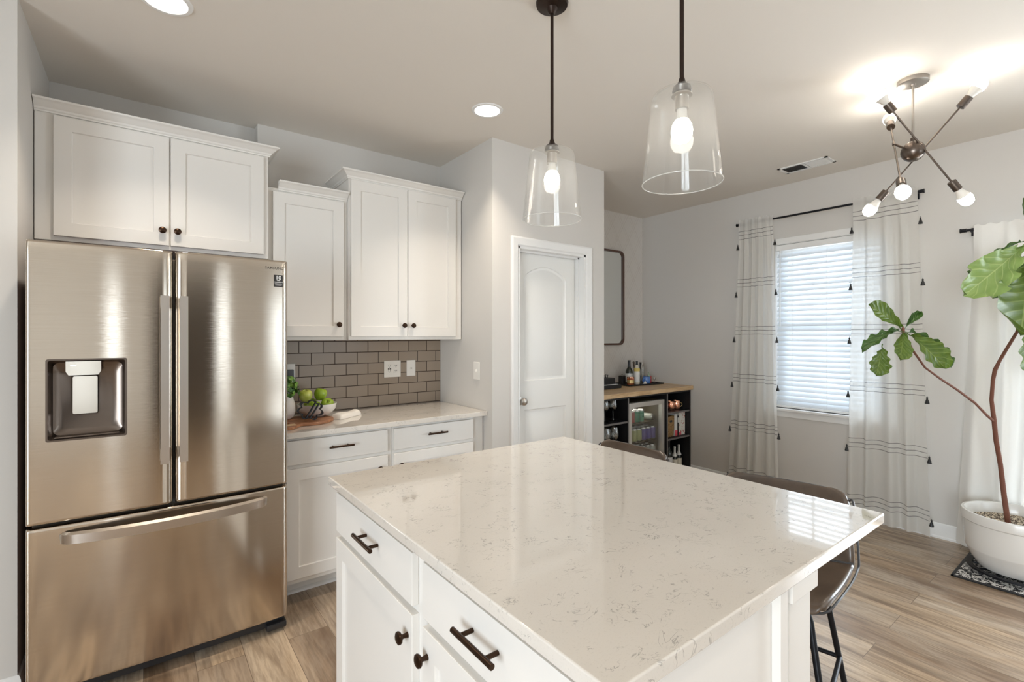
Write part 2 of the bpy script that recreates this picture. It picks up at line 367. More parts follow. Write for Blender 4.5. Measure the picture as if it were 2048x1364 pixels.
def wicker():
    m, nt, b = nodes('woven_seagrass')
    v = coords(nt); w = nt.nodes.new('ShaderNodeTexWave'); w.bands_direction = 'Z'; link(nt, v, w.inputs['Vector']); w.inputs['Scale'].default_value = 38; w.inputs['Distortion'].default_value = 5; w.inputs['Detail Scale'].default_value = 3
    link(nt, ramp(nt, w.outputs['Fac'], [(0.1, (0.14, 0.065, 0.02)), (0.5, (0.52, 0.31, 0.13)), (1, (0.66, 0.43, 0.2))]), b.inputs['Base Color']); b.inputs['Roughness'].default_value = 0.7
    bp = nt.nodes.new('ShaderNodeBump'); bp.inputs['Strength'].default_value = 0.9; bp.inputs['Distance'].default_value = 0.004
    link(nt, w.outputs['Fac'], bp.inputs['Height']); link(nt, bp.outputs[0], b.inputs['Normal']); return m
M['wicker'] = wicker()
def speckle(name, a, c_, sc, lo, hi):
    m, nt, b = nodes(name)
    n = noise(nt, coords(nt, (1, 1.6, 1)), sc, 3, 0.75)
    link(nt, ramp(nt, n, [(lo, a), (hi, c_)]), b.inputs['Base Color']); b.inputs['Roughness'].default_value = 0.9
    bp = nt.nodes.new('ShaderNodeBump'); bp.inputs['Strength'].default_value = 0.6; bp.inputs['Distance'].default_value = 0.003
    link(nt, n, bp.inputs['Height']); link(nt, bp.outputs[0], b.inputs['Normal']); return m
M['mat'] = speckle('speckled_mat_fibre', (0.012, 0.012, 0.015), (0.74, 0.73, 0.70), 42, 0.48, 0.51)
M['gravel'] = speckle('pale_gravel_topdressing', (0.06, 0.035, 0.02), (0.70, 0.60, 0.46), 60, 0.49, 0.52)
M['boxprint'] = speckle('printed_spine', (0.50, 0.12, 0.10), (0.78, 0.78, 0.72), 45, 0.38, 0.46)

# ------------------------------------------------------------------ mesh builder
OFF = {}          # world translation of each root, for parts modelled in world coordinates
class MB:
    def __init__(s): s.bm = bmesh.new(); s.mi = 0; s.T = None; s.uvs = None; s.bev = False
    def _v(s, p):
        p = Vector(p)
        return s.bm.verts.new(s.T @ p if s.T else p)
    def _f(s, vs):
        try: f = s.bm.faces.new(vs)
        except ValueError: return None
        f.material_index = s.mi; return f
    def box(s, a, b, bev=0.0, seg=2):
        x0, x1 = sorted((a[0], b[0])); y0, y1 = sorted((a[1], b[1])); z0, z1 = sorted((a[2], b[2]))
        t = bmesh.new()
        vs = [t.verts.new(p) for p in ((x0,y0,z0),(x1,y0,z0),(x1,y1,z0),(x0,y1,z0),(x0,y0,z1),(x1,y0,z1),(x1,y1,z1),(x0,y1,z1))]
        for q in ((0,3,2,1),(4,5,6,7),(0,1,5,4),(1,2,6,5),(2,3,7,6),(3,0,4,7)): t.faces.new([vs[i] for i in q])
        if bev > 0:
            s.bev = True
            bev = min(bev, 0.45 * min(x1-x0, y1-y0, z1-z0))
            bmesh.ops.bevel(t, geom=list(t.edges), offset=bev, segments=seg, profile=0.5, affect='EDGES')
        s.merge(t); return s
    def merge(s, t):
        mp = {}
        for v in t.verts: mp[v] = s._v(v.co)
        for f in t.faces: s._f([mp[v] for v in f.verts])
        t.free()
    def ring(s, c, r, ax, n, ph=0.0, sx=1.0):
        ax = Vector(ax).normalized(); u = ax.orthogonal().normalized() if abs(ax.z) < 0.999 else Vector((1, 0, 0)); w = ax.cross(u)
        return [s._v(Vector(c) + (u * math.cos(2*PI*k/n + ph) * sx + w * math.sin(2*PI*k/n + ph)) * r) for k in range(n)]
    def skin(s, rings, closed=False, cap0=True, cap1=True):
        n = len(rings[0]); m = len(rings)
        for i in range(m if closed else m - 1):
            a, b = rings[i], rings[(i + 1) % m]
            for k in range(n): s._f([a[k], a[(k+1) % n], b[(k+1) % n], b[k]])
        if not closed:
            if cap0: s._f(list(reversed(rings[0])))
            if cap1: s._f(rings[-1])
        return s
    def cyl(s, p0, p1, r0, r1=None, n=20, cap0=True, cap1=True):
        r1 = r0 if r1 is None else r1; ax = Vector(p1) - Vector(p0)
        return s.skin([s.ring(p0, r0, ax, n), s.ring(p1, r1, ax, n)], False, cap0, cap1)
    def lathe(s, prof, c=(0,0,0), n=32, ax=(0,0,1), caps=True):
        ax = Vector(ax).normalized(); rings = []
        for r, z in prof: rings.append(s.ring(Vector(c) + ax * z, max(r, 1e-5), ax, n))
        return s.skin(rings, False, caps and prof[0][0] > 1e-4 or True, caps and True)
    def lathe_open(s, prof, c=(0,0,0), n=32, ax=(0,0,1)):
        ax = Vector(ax).normalized()
        return s.skin([s.ring(Vector(c) + ax * z, max(r, 1e-5), ax, n) for r, z in prof], False, False, False)
    def tube(s, pts, r, n=10, closed=False, caps=True, sx=1.0):
        pts = [Vector(p) for p in pts]; m = len(pts)
        rs = r if isinstance(r, (list, tuple)) else [r] * m
        tan = []
        for i in range(m):
            a = pts[(i-1) % m] if (closed or i > 0) else pts[i]; b = pts[(i+1) % m] if (closed or i < m-1) else pts[i]
            tan.append((b - a).normalized())
        u = tan[0].orthogonal().normalized(); rings = []
        for i in range(m):
            u = (u - tan[i] * u.dot(tan[i])).normalized(); w = tan[i].cross(u)
            rings.append([s._v(pts[i] + (u * math.cos(2*PI*k/n) * sx + w * math.sin(2*PI*k/n)) * rs[i]) for k in range(n)])
        return s.skin(rings, closed, caps, caps)
    def sweep(s, prof, path, closed=False, up=(0,0,1), flip=False):
        """prof: (out, up) pairs, path: points in the plane normal to up; out lies to the right of travel."""
        up = Vector(up); pts = [Vector(p) for p in path]; m = len(pts); rings = []
        for i in range(m):
            d0 = (pts[i] - pts[i-1]).normalized() if (i > 0 or closed) else None
            d1 = (pts[(i+1) % m] - pts[i]).normalized() if (i < m-1 or closed) else None
            n0 = d0.cross(up) if d0 else None; n1 = d1.cross(up) if d1 else None
            if n0 is None: nn = n1
            elif n1 is None: nn = n0
            else:
                nn = (n0 + n1); nn = nn / max(1e-6, nn.dot(n0))
            if flip: nn = -nn
            rings.append([s._v(pts[i] + nn * a + up * b) for a, b in prof])
        return s.skin(rings, closed, True, True)
    def grid(s, fn, nu, nv, skip=None, uv=False, closed_u=False):
        V = [[s._v(fn(i / nu, j / nv)) for j in range(nv + 1)] for i in range(nu + 1)]
        for i in range(nu):
            for j in range(nv):
                if skip and skip(i, j): continue
                f = s._f([V[i][j], V[i+1][j], V[i+1][j+1], V[i][j+1]])
                if uv and f:
                    L = s.bm.loops.layers.uv.verify()
                    for lp, (a, b) in zip(f.loops, ((i,j),(i+1,j),(i+1,j+1),(i,j+1))): lp[L].uv = (a / nu, b / nv)
        return s
    def prism(s, out, d0, d1, to):
        """closed 2D outline extruded; to(a, b, d) gives the point"""
        A = [s._v(to(a, b, d0)) for a, b in out]; B = [s._v(to(a, b, d1)) for a, b in out]
        n = len(out); s._f(list(reversed(A))); s._f(B)
        for k in range(n): s._f([A[k], A[(k+1) % n], B[(k+1) % n], B[k]])
        return s
    def build(s, name, m=None, parent=None, smooth=40, mods=None, local=False, kind=None, dbl=False):
        if dbl: bmesh.ops.remove_doubles(s.bm, verts=s.bm.verts, dist=1e-5)
        bmesh.ops.recalc_face_normals(s.bm, faces=s.bm.faces)
        if parent is not None and not local:
            o_ = OFF.get(parent.name, Vector((0,0,0)))
            for v in s.bm.verts: v.co -= o_
        me = bpy.data.meshes.new(name); s.bm.to_mesh(me); s.bm.free()
        for mm in (m if isinstance(m, (list, tuple)) else [m]): me.materials.append(M[mm] if isinstance(mm, str) else mm)
        if smooth:
            me.polygons.foreach_set('use_smooth', [True] * len(me.polygons)); me.set_sharp_from_angle(angle=math.radians(smooth))
        ob = bpy.data.objects.new(name, me); COL.objects.link(ob)
        if parent is not None:
            ob.parent = parent; OFF[ob.name] = OFF.get(parent.name, Vector((0,0,0)))
        if kind: ob['kind'] = kind
        if s.bev and not mods: mods = [('WEIGHTED_NORMAL', dict(keep_sharp=True, weight=80))]
        for md in mods or []:
            k = ob.modifiers.new(md[0], md[0])
            for a, b in md[1].items(): setattr(k, a, b)
        return ob
def thing(name, label, cat, loc=(0,0,0), rz=0.0, group=None):
    o = bpy.data.objects.new(name, None); COL.objects.link(o); o.location = loc; o.rotation_euler = (0, 0, rz)
    o.empty_display_size = 0.1
    o['label'] = label; o['category'] = cat
    if group: o['group'] = group
    OFF[o.name] = Vector(loc); return o
def tag(o, label, cat, group=None, kind=None):
    o['label'] = label; o['category'] = cat
    if group: o['group'] = group
    if kind: o['kind'] = kind
    return o
def struct(o, label=None, cat=None):
    o['kind'] = 'structure'
    if label: o['label'] = label
    if cat: o['category'] = cat
    return o
def dup(root, loc=None, rz=None, label=None, name=None):
    c = root.copy(); COL.objects.link(c)
    if loc is not None: c.location = loc
    if rz is not None: c.rotation_euler[2] = rz
    if label: c['label'] = label
    def kids(a, b):
        for ch in [x for x in COL.objects if x.parent == a]:
            d = ch.copy(); COL.objects.link(d); d.parent = b
            if any(x.parent == ch for x in COL.objects): kids(ch, d)
    kids(root, c); return c
def text_mesh(body, size, mat_, parent, name, to, extrude=0.0004, space=1.0, bold=0.0):
    """text outline turned into a mesh; to(x, y, z) places it in the world"""
    cu = bpy.data.curves.new(name, 'FONT'); cu.body = body; cu.size = size; cu.extrude = extrude; cu.align_x = 'CENTER'; cu.align_y = 'CENTER'
    cu.space_character = space; cu.offset = bold; cu.resolution_u = 3
    tmp = bpy.data.objects.new('tmp', cu); COL.objects.link(tmp)
    dg = bpy.context.evaluated_depsgraph_get(); me = bpy.data.meshes.new_from_object(tmp.evaluated_get(dg))
    COL.objects.unlink(tmp); bpy.data.objects.remove(tmp); me.name = name
    off = OFF.get(parent.name, Vector((0,0,0)))
    for v in me.vertices: v.co = Vector(to(*v.co)) - off
    me.materials.clear(); me.materials.append(M[mat_])
    ob = bpy.data.objects.new(name, me); COL.objects.link(ob); ob.parent = parent; OFF[ob.name] = off
    return ob

# ================================================================== THE SETTING
CE = 2.74
XL, XR = -0.390, 4.46         # fridge alcove left wall, dining wall
YB, YB2 = 3.36, 3.45          # kitchen back wall, nook / alcove back wall
PX, PY, PX2 = 1.845, 2.645, 2.935   # pantry closet corner
RX, RY = -3.2, -3.8           # the room behind the camera
def slab(name, a, b, m='wall', label=None, holes=None):
    return struct(MB().box(a, b).build(name, m, smooth=0), label)
struct(MB().box((RX-0.1, RY-0.1, -0.1), (XR+0.1, YB2+0.2, 0)).build('floor', 'floor', smooth=0), 'wood plank floor with pale brown boards')
struct(MB().box((RX-0.1, RY-0.1, CE), (XR+0.1, YB2+0.2, CE+0.1)).build('ceiling', 'ceiling', smooth=0), 'smooth painted ceiling')
slab('wall_alcove', (-0.5, YB2, 0), (0.565, YB2+0.1, CE))
slab('wall_back', (0.565, YB, 0), (PX, YB2+0.1, CE))
slab('wall_left', (RX, 2.66, 0), (XL, YB2+0.1, CE))
slab('wall_pantry_side', (PX, PY, 0), (PX+0.10, YB2, CE))
mb = MB()
mb.box((PX+0.10, PY, 0), (2.06, PY+0.11, CE)); mb.box((2.725, PY, 0), (PX2, PY+0.11, CE)); mb.box((2.06, PY, 2.045), (2.725, PY+0.11, CE))
mb.box((PX2-0.11, PY+0.11, 0), (PX2, YB2, CE))
struct(mb.build('wall_pantry', 'wall', smooth=0))
slab('wall_nook', (PX2, YB2, 0), (XR, YB2+0.1, CE), 'wallpaper')
slab('wall_pantry_back', (PX+0.10, YB2, 0), (PX2, YB2+0.1, CE))
WY0, WY1, WZ0, WZ1 = 1.195, 2.015, 0.79, 2.225    # dining window opening
DY0, DY1, DZ1 = -1.15, 0.62, 2.03                # patio door opening
mb = MB()
mb.box((XR, WY1, 0), (XR+0.14, YB2+0.1, CE)); mb.box((XR, WY0, 0), (XR+0.14, WY1, WZ0)); mb.box((XR, WY0, WZ1), (XR+0.14, WY1, CE))
mb.box((XR, DY1, 0), (XR+0.14, WY0, CE)); mb.box((XR, DY0, DZ1), (XR+0.14, DY1, CE)); mb.box((XR, RY-0.1, 0), (XR+0.14, DY0, CE))
struct(mb.build('wall_right', 'wall', smooth=0))
# rear wall with added openings: two stripe windows for the fridge, one fill window
mb = MB(); zs = [(-0.76, -0.60, 0.25, 2.15), (1.24, 1.40, 0.6, 2.3), (2.2, 4.0, 0.8, 2.1)]; x = RX
for a, b, c, d in zs:
    mb.box((x, RY-0.12, 0), (a, RY, CE)); mb.box((a, RY-0.12, 0), (b, RY, c)); mb.box((a, RY-0.12, d), (b, RY, CE)); x = b
mb.box((x, RY-0.12, 0), (XR, RY, CE)); struct(mb.build('wall_rear', 'wall', smooth=0))
mb = MB(); mb.box((RX-0.12, RY, 0), (RX, -2.4, CE)); mb.box((RX-0.12, -2.4, 2.2), (RX, 0.0, CE)); mb.box((RX-0.12, 0.0, 0), (RX, 2.66, CE))
struct(mb.build('wall_far_left', 'wall', smooth=0))
for k, (a, b, c, d) in enumerate(zs):  # frames and panes of the added, unseen rear windows
    mb = MB(); w = 0.04
    mb.box((a, RY-0.08, c), (a+w, RY-0.03, d)).box((b-w, RY-0.08, c), (b, RY-0.03, d)).box((a, RY-0.08, c), (b, RY-0.03, c+w)).box((a, RY-0.08, d-w), (b, RY-0.03, d))
    fr = struct(mb.build('window_%d' % (k + 2), 'trim')); MB().box((a+w, RY-0.06, c+w), (b-w, RY-0.055, d-w)).build('window_pane', 'pane', fr)
mb = MB(); w = 0.07
for y0 in (-2.4, -1.2): mb.box((RX-0.09, y0, 0.0), (RX-0.03, y0+w, 2.2)).box((RX-0.09, y0+1.2-w, 0.0), (RX-0.03, y0+1.2, 2.2)).box((RX-0.09, y0+w, 0.0), (RX-0.03, y0+1.2-w, 0.10)).box((RX-0.09, y0+w, 2.12), (RX-0.03, y0+1.2-w, 2.2))
fr = struct(mb.build('added_glass_doors', 'trim')); MB().box((RX-0.065, -2.35, 0.05), (RX-0.06, -0.05, 2.15)).build('glass', 'pane', fr)  # unseen glass doors, added tall so that light reaches low surfaces
M['added_door'] = mat('added_door_brown', (0.055, 0.045, 0.036), 0.4)
struct(MB().box((-0.05, RY+0.001, 0), (1.15, RY+0.04, 2.35), 0.004).build('added_rear_door', 'added_door'))  # unseen dark door, added to darken the reflection in the fridge

# baseboards: profile out, up
BP = [(0, 0), (0.018, 0), (0.018, 0.012), (0.012, 0.018), (0.012, 0.085), (0.008, 0.10), (0.003, 0.105), (0, 0.105)]
def baseboard(name, path): return struct(MB().sweep(BP, path).build(name, 'trim', smooth=30))
baseboard('baseboard_right', [(XR, YB2, 0), (XR, DY1+0.07, 0)][::1])
baseboard('baseboard_right_front', [(XR, DY0-0.07, 0), (XR, RY, 0)])
baseboard('baseboard_left', [(RX, 2.66, 0), (XL, 2.66, 0), (XL, YB2, 0)])
baseboard('baseboard_pantry', [(PX, 2.70, 0), (PX, PY, 0), (2.003, PY, 0)])
baseboard('baseboard_pantry_right', [(2.80, PY, 0), (PX2, PY, 0), (PX2, YB2, 0)])
baseboard('baseboard_rear', [(XR, RY, 0), (0.60, RY, 0)])

# dining window
CAS = [(0, 0), (0.062, 0), (0.062, 0.014), (0.05, 0.019), (0.02, 0.014), (0.008, 0.012), (0, 0.006)]
wroot = thing('window_1', 'white framed dining window behind the blinds', 'window', (XR, 1.605, WZ0)); wroot['kind'] = 'structure'
def rect_frame(mb, x0, x1, y0, y1, z0, z1, w):
    mb.box((x0, y0, z0), (x1, y0+w, z1)).box((x0, y1-w, z0), (x1, y1, z1)).box((x0, y0+w, z0), (x1, y1-w, z0+w)).box((x0, y0+w, z1-w), (x1, y1-w, z1))
mb = MB(); rect_frame(mb, XR+0.07, XR+0.12, WY0, WY1, WZ0, WZ1, 0.035); mb.build('window_frame', 'trim', wroot)
mb = MB(); rect_frame(mb, XR+0.075, XR+0.105, WY0+0.035, WY1-0.035, WZ0+0.035, 1.52, 0.04); rect_frame(mb, XR+0.085, XR+0.11, WY0+0.035, WY1-0.035, 1.49, WZ1-0.035, 0.04)
mb.build('sash', 'trim', wroot)
mb = MB()
for yy in (WY0 + 0.273, WY0 + 0.546): mb.box((XR+0.09, yy-0.009, WZ0+0.05), (XR+0.104, yy+0.009, WZ1-0.05))
mb.box((XR+0.09, WY0+0.05, 1.85), (XR+0.104, WY1-0.05, 1.868)).box((XR+0.09, WY0+0.05, 1.14), (XR+0.104, WY1-0.05, 1.158)); mb.build('muntin', 'trim', wroot)
MB().box((XR+0.095, WY0+0.06, WZ0+0.06), (XR+0.099, WY1-0.06, WZ1-0.06)).build('window_pane', 'pane', wroot)
mb = MB(); mb.box((XR-0.001, WY0-0.001, WZ0), (XR+0.07, WY0+0.004, WZ1)).box((XR-0.001, WY1-0.004, WZ0), (XR+0.07, WY1+0.001, WZ1)).box((XR-0.001, WY0, WZ1-0.004), (XR+0.07, WY1, WZ1))
mb.build('jamb', 'trim', wroot)
mb = MB(); mb.box((XR-0.045, WY0-0.05, WZ0-0.022), (XR+0.07, WY1+0.05, WZ0), 0.005); mb.box((XR-0.014, WY0-0.035, WZ0-0.075), (XR, WY1+0.035, WZ0-0.022), 0.003); mb.build('window_sill', 'trim', wroot)
mb = MB(); mb.box((XR-0.012, WY0-0.035, WZ1), (XR, WY1+0.035, WZ1+0.05), 0.003); mb.build('head_trim', 'trim', wroot)
# blinds
bl = thing('window_blind', 'white horizontal slat blind filling the dining window', 'blind', (XR+0.02, 1.605, WZ0))
MB().box((XR+0.005, WY0+0.008, WZ1-0.055), (XR+0.055, WY1-0.008, WZ1-0.006), 0.004).build('head_rail', 'trim', bl)
mb = MB(); z = WZ0 + 0.045; tl = math.radians(52)
while z < WZ1 - 0.07:
    c = Vector((XR+0.032, 0, z)); dx, dz = math.cos(tl)*0.0255, math.sin(tl)*0.0255
    P_ = [(c.x - dx, z - dz), (c.x - dx*0.3 , z - dz*0.3 + 0.003), (c.x + dx*0.3, z + dz*0.3 + 0.003), (c.x + dx, z + dz)]
    top = [[mb._v((a, yy, b)) for a, b in P_] for yy in (WY0+0.01, WY1-0.01)]
    bot = [[mb._v((a + 0.0015, yy, b - 0.0022)) for a, b in P_] for yy in (WY0+0.01, WY1-0.01)]
    for k in range(3): mb._f([top[0][k], top[0][k+1], top[1][k+1], top[1][k]]); mb._f([bot[0][k], bot[1][k], bot[1][k+1], bot[0][k+1]])
    mb._f([top[0][0], top[1][0], bot[1][0], bot[0][0]]); mb._f([top[0][3], bot[0][3], bot[1][3], top[1][3]])
    z += 0.0432
mb.build('slats', 'blind', bl)
MB().box((XR+0.008, WY0+0.01, WZ0+0.004), (XR+0.056, WY1-0.01, WZ0+0.022), 0.003).build('bottom_rail', 'trim', bl)
mb = MB()
for yy in (WY0+0.14, 1.605, WY1-0.14): mb.cyl((XR+0.006, yy, WZ0+0.02), (XR+0.006, yy, WZ1-0.05), 0.0012, n=6)
mb.build('ladder_cord', 'trim', bl)
MB().cyl((XR-0.002, WY1-0.045, WZ1-0.05), (XR-0.002, WY1-0.045, WZ1-0.72), 0.004, n=8).build('tilt_wand', 'trim', bl)
# patio door
pd = thing('door_2', 'white framed glass patio door behind the plain curtain', 'door', (XR, -0.26, 0)); pd['kind'] = 'structure'
mb = MB(); rect_frame(mb, XR+0.04, XR+0.10, DY0, DY1, 0.0, DZ1, 0.05); mb.box((XR+0.04, -0.30, 0.05), (XR+0.10, -0.22, DZ1-0.05)); mb.build('door_frame', 'trim', pd)
MB().box((XR+0.066, DY0+0.05, 0.05), (XR+0.072, DY1-0.05, DZ1-0.05)).build('glass', 'pane', pd)
mb = MB(); mb.sweep(CAS, [(XR, DY1, 0), (XR, DY1, DZ1), (XR, DY0, DZ1), (XR, DY0, 0)], up=(-1, 0, 0)); mb.build('door_trim', 'trim', pd, smooth=30)

# pantry door
DX0, DX1, DH = 2.06, 2.725, 2.045
mb = MB(); mb.sweep(CAS, [(DX0, PY, 0), (DX0, PY, DH), (DX1, PY, DH), (DX1, PY, 0)], up=(0, -1, 0), flip=True)
struct(mb.build('trim_1', 'trim', smooth=25))
mb = MB(); J = 0.016
mb.box((DX0, PY-0.002, 0), (DX0+J, PY+0.11, DH)).box((DX1-J, PY-0.002, 0), (DX1, PY+0.11, DH)).box((DX0, PY-0.002, DH-J), (DX1, PY+0.11, DH))
mb.box((DX0+J, PY+0.055, 0), (DX0+J+0.012, PY+0.085, DH-J)).box((DX1-J-0.012, PY+0.055, 0), (DX1-J, PY+0.085, DH-J)).box((DX0+J, PY+0.055, DH-J-0.012), (DX1-J, PY+0.085, DH-J))
struct(mb.build('trim_2', 'trim'))
def panel_door(name, x0, x1, z0, z1, y, th, panels, m):
    """front face at y looking to -Y, moulded sunk panels given as outlines"""
    mb = MB(); loops = [[(x0, z0), (x1, z0), (x1, z1), (x0, z1)]]
    def inset(o, d):
        n = len(o); r = []
        for k in range(n):
            a, b, c = Vector(o[k-1]), Vector(o[k]), Vector(o[(k+1) % n])
            n0 = Vector((-(b-a).y, (b-a).x)).normalized(); n1 = Vector((-(c-b).y, (c-b).x)).normalized()
            nn = n0 + n1; nn = nn / max(0.3, nn.dot(n0)); r.append((b.x + nn.x*d, b.y + nn.y*d))
        return r
    loops += panels
    tris = geometry.tessellate_polygon([[Vector((a, b, 0)) for a, b in l] for l in loops])
    flat = [mb._v((a, y, b)) for l in loops for a, b in l]
    for t in tris: mb._f([flat[i] for i in t])
    idx = 4
    for p in panels:
        R = [flat[idx:idx+len(p)]]; idx += len(p)
        for d, dep in ((0.006, 0.007), (0.020, 0.010), (0.026, 0.009), (0.05, 0.002)):
            R.append([mb._v((a, y + dep, b)) for a, b in inset(p, d)])
        for i in range(len(R)-1):
            for k in range(len(p)): mb._f([R[i][k], R[i][(k+1) % len(p)], R[i+1][(k+1) % len(p)], R[i+1][k]])
        t2 = geometry.tessellate_polygon([[Vector((v.co.x, v.co.z, 0)) for v in R[-1]]])
        for t in t2: mb._f([R[-1][i] for i in t])
    c = flat[:4]; bk = [mb._v((a, y + th, b)) for a, b in loops[0]]
    for k in range(4): mb._f([c[k], c[(k+1) % 4], bk[(k+1) % 4], bk[k]])
    mb._f(bk); return mb.build(name, m, smooth=25)
px0, px1 = 2.19, 2.60
arch = [(px0, 1.095), (px1, 1.095), (px1, 1.845)]
for k in range(1, 16):
    t = k / 16; xx = px1 + (px0 - px1) * t; arch.append((xx, 1.855 + 0.078 * math.sin(PI * t) ** 0.8))
arch.append((px0, 1.845))
low = [(px0, 0.22), (px1, 0.22), (px1, 0.885), (px0, 0.885)]
d1 = panel_door('door_1', DX0+J+0.003, DX1-J-0.003, 0.012, DH-J-0.004, 2.735, 0.035, [arch, low], 'doorpaint')
struct(d1, 'white two panel pantry door with an arched upper panel', 'door')
mb = MB(); mb.lathe([(0.032, 0), (0.032, 0.006), (0.012, 0.010), (0.011, 0.030), (0.020, 0.036), (0.028, 0.048), (0.027, 0.062), (0.018, 0.070), (0.0001, 0.072)], (2.145, 2.735, 0.955), 24, (0, -1, 0))
k = mb.build('door_handle', 'nickel', d1); k['label'] = 'satin nickel round knob'
mb = MB()
for zz in (0.25, 1.05, 1.80): mb.cyl((DX1-J-0.003, 2.733, zz), (DX1-J-0.003, 2.733, zz+0.09), 0.006, n=10)
mb.build('hinge', 'nickel', d1)

# ================================================================== CABINETS
def shaker(mb, x0, x1, z0, z1, y, th=0.02, rail=0.062, dep=0.009):
    """frame-and-panel front; outer face at y-th, back at y (faces -Y)"""
    f = y - th; b = 0.0015
    o = [(x0, z0), (x1, z0), (x1, z1), (x0, z1)]
    o2 = [(x0+b, z0+b), (x1-b, z0+b), (x1-b, z1-b), (x0+b, z1-b)]
    i1 = [(x0+rail, z0+rail), (x1-rail, z0+rail), (x1-rail, z1-rail), (x0+rail, z1-rail)]
    e = 0.003
    i2 = [(x0+rail+e, z0+rail+e), (x1-rail-e, z0+rail+e), (x1-rail-e, z1-rail-e), (x0+rail+e, z1-rail-e)]
    R = []
    for l, d in ((o, y), (o, f+b), (o2, f), (i1, f), (i2, f+dep)): R.append([mb._v((a, d, c)) for a, c in l])
    for i in range(4):
        for k in range(4): mb._f([R[i][k], R[i][(k+1) % 4], R[i+1][(k+1) % 4], R[i+1][k]])
    mb._f(R[4]); mb._f(list(reversed(R[0])))
def slabfront(mb, x0, x1, z0, z1, y, th=0.02): mb.box((x0, y-th, z0), (x1, y, z1), 0.003, 2)
KN = [(0.0075, 0), (0.0065, 0.004), (0.0055, 0.012), (0.007, 0.017), (0.0145, 0.020), (0.0165, 0.024), (0.0155, 0.028), (0.010, 0.031), (0.0001, 0.032)]
def knob(parent, x, z, y, T=None):
    mb = MB(); mb.T = T; mb.lathe(KN, (x, y, z), 20, (0, -1, 0)); return mb.build('knob', 'bronze', parent)
def pull(parent, x, z, y, L=0.145, T=None, r=0.0058):
    mb = MB(); mb.T = T
    mb.cyl((x-L/2, y-0.033, z), (x+L/2, y-0.033, z), r, n=16)
    for s in (-1, 1): mb.cyl((x+s*L*0.31, y, z), (x+s*L*0.31, y-0.033, z), r*0.82, n=12)
    return mb.build('pull_handle', 'bronze', parent)
CROWN = [(0, 0), (0.008, 0), (0.009, 0.006), (0.014, 0.010), (0.016, 0.018), (0.024, 0.024), (0.034, 0.034), (0.041, 0.040), (0.050, 0.043), (0.050, 0.052), (0, 0.052)]
def crown(parent, path, z, sc=1.0):
    mb = MB(); mb.sweep([(a*sc, b*sc) for a, b in CROWN], [(p[0], p[1], z) for p in path]); return mb.build('crown_moulding', 'cab', parent, smooth=25)
def wall_cab(label, x0, x1, yf, yb, z0, z1, doors, knobs, crown_path, cz, rail=0.062):
    r = thing('wall_cabinet', label, 'cabinet', ((x0+x1)/2, yb, z0), group='wall cabinets')
    mb = MB(); mb.box((x0, yf, z0), (x1, yb, z1), 0.0015, 1); mb.build('cabinet_body', 'cab', r)
    for (a, b, c, d), kx in zip(doors, knobs):
        mb = MB(); shaker(mb, a, b, c, d, yf - 0.0005, rail=rail); dr = mb.build('door', 'cab', r, smooth=30)
        knob(dr, kx, c + 0.072, yf - 0.0205)
    crown(r, crown_path, cz); return r
# over the fridge
wall_cab('wide two door white cabinet mounted above the fridge', XL+0.003, 0.558, 3.0, YB2, 1.853, 2.43,
         [(-0.323, 0.103, 1.873, 2.415), (0.109, 0.533, 1.873, 2.415)], (0.075, 0.137),
         [(XL+0.003, 3.0), (0.558, 3.0), (0.558, YB2-0.002)], 2.424)
wall_cab('narrow single door white cabinet, lowest top of the three, right of the fridge', 0.566, 1.018, 3.055, YB, 1.395, 2.275,
         [(0.590, 0.992, 1.418, 2.252)], (0.958,), [(0.62, 3.055), (1.018, 3.055)], 2.262)
wall_cab('tall two door white cabinet mounted against the pantry wall', 1.020, 1.838, 3.03, YB, 1.395, 2.41,
         [(1.030, 1.408, 1.418, 2.398), (1.414, 1.783, 1.418, 2.398)], (1.378, 1.443),
         [(1.020, YB-0.002), (1.020, 3.03), (1.838, 3.03)], 2.402)
# base units
CFY = 2.75
def base_cab(label, x0, x1, front, kn, filler=0):
    r = thing('base_cabinet', label, 'cabinet', ((x0+x1)/2, YB, 0), group='base cabinets on the back wall')
    mb = MB(); mb.box((x0, CFY, 0.105), (x1, YB-0.002, 0.884)); mb.box((x0, 2.87, 0), (x1, YB-0.002, 0.105))
    mb.build('cabinet_body', 'cab', r)
    MB().sweep([(0, 0), (0.014, 0), (0.014, 0.010), (0.004, 0.018), (0, 0.018)], [(x0, 2.87, 0), (x1, 2.87, 0)]).build('shoe_moulding', 'trim', r)
    a, b = front
    mb = MB(); slabfront(mb, a, b, 0.738, 0.866, CFY - 0.0005); d = mb.build('drawer', 'cab', r); pull(d, (a+b)/2 + 0.0, 0.812, CFY-0.0205, 0.135)
    mb = MB(); shaker(mb, a, b, 0.132, 0.716, CFY - 0.0005); d = mb.build('door', 'cab', r, smooth=30); knob(d, kn, 0.646, CFY-0.0205)
base_cab('white base cabinet with one drawer and one door, nearer the fridge', 0.566, 1.181, (0.594, 1.152), 1.098)
base_cab('white base cabinet with one drawer and one door, against the pantry wall', 1.183, 1.838, (1.190, 1.752), 1.23)
tag(MB().box((0.566, 2.70, 0.884), (1.843, YB-0.001, 0.914), 0.003).build('countertop', 'quartz'), 'pale quartz countertop on the back wall base cabinets', 'countertop')
tag(MB().box((0.566, YB-0.009, 0.9145), (1.8435, YB-0.0005, 1.394)).build('backsplash', 'tile', smooth=0), 'grey brown subway tile backsplash above the back counter', 'backsplash')

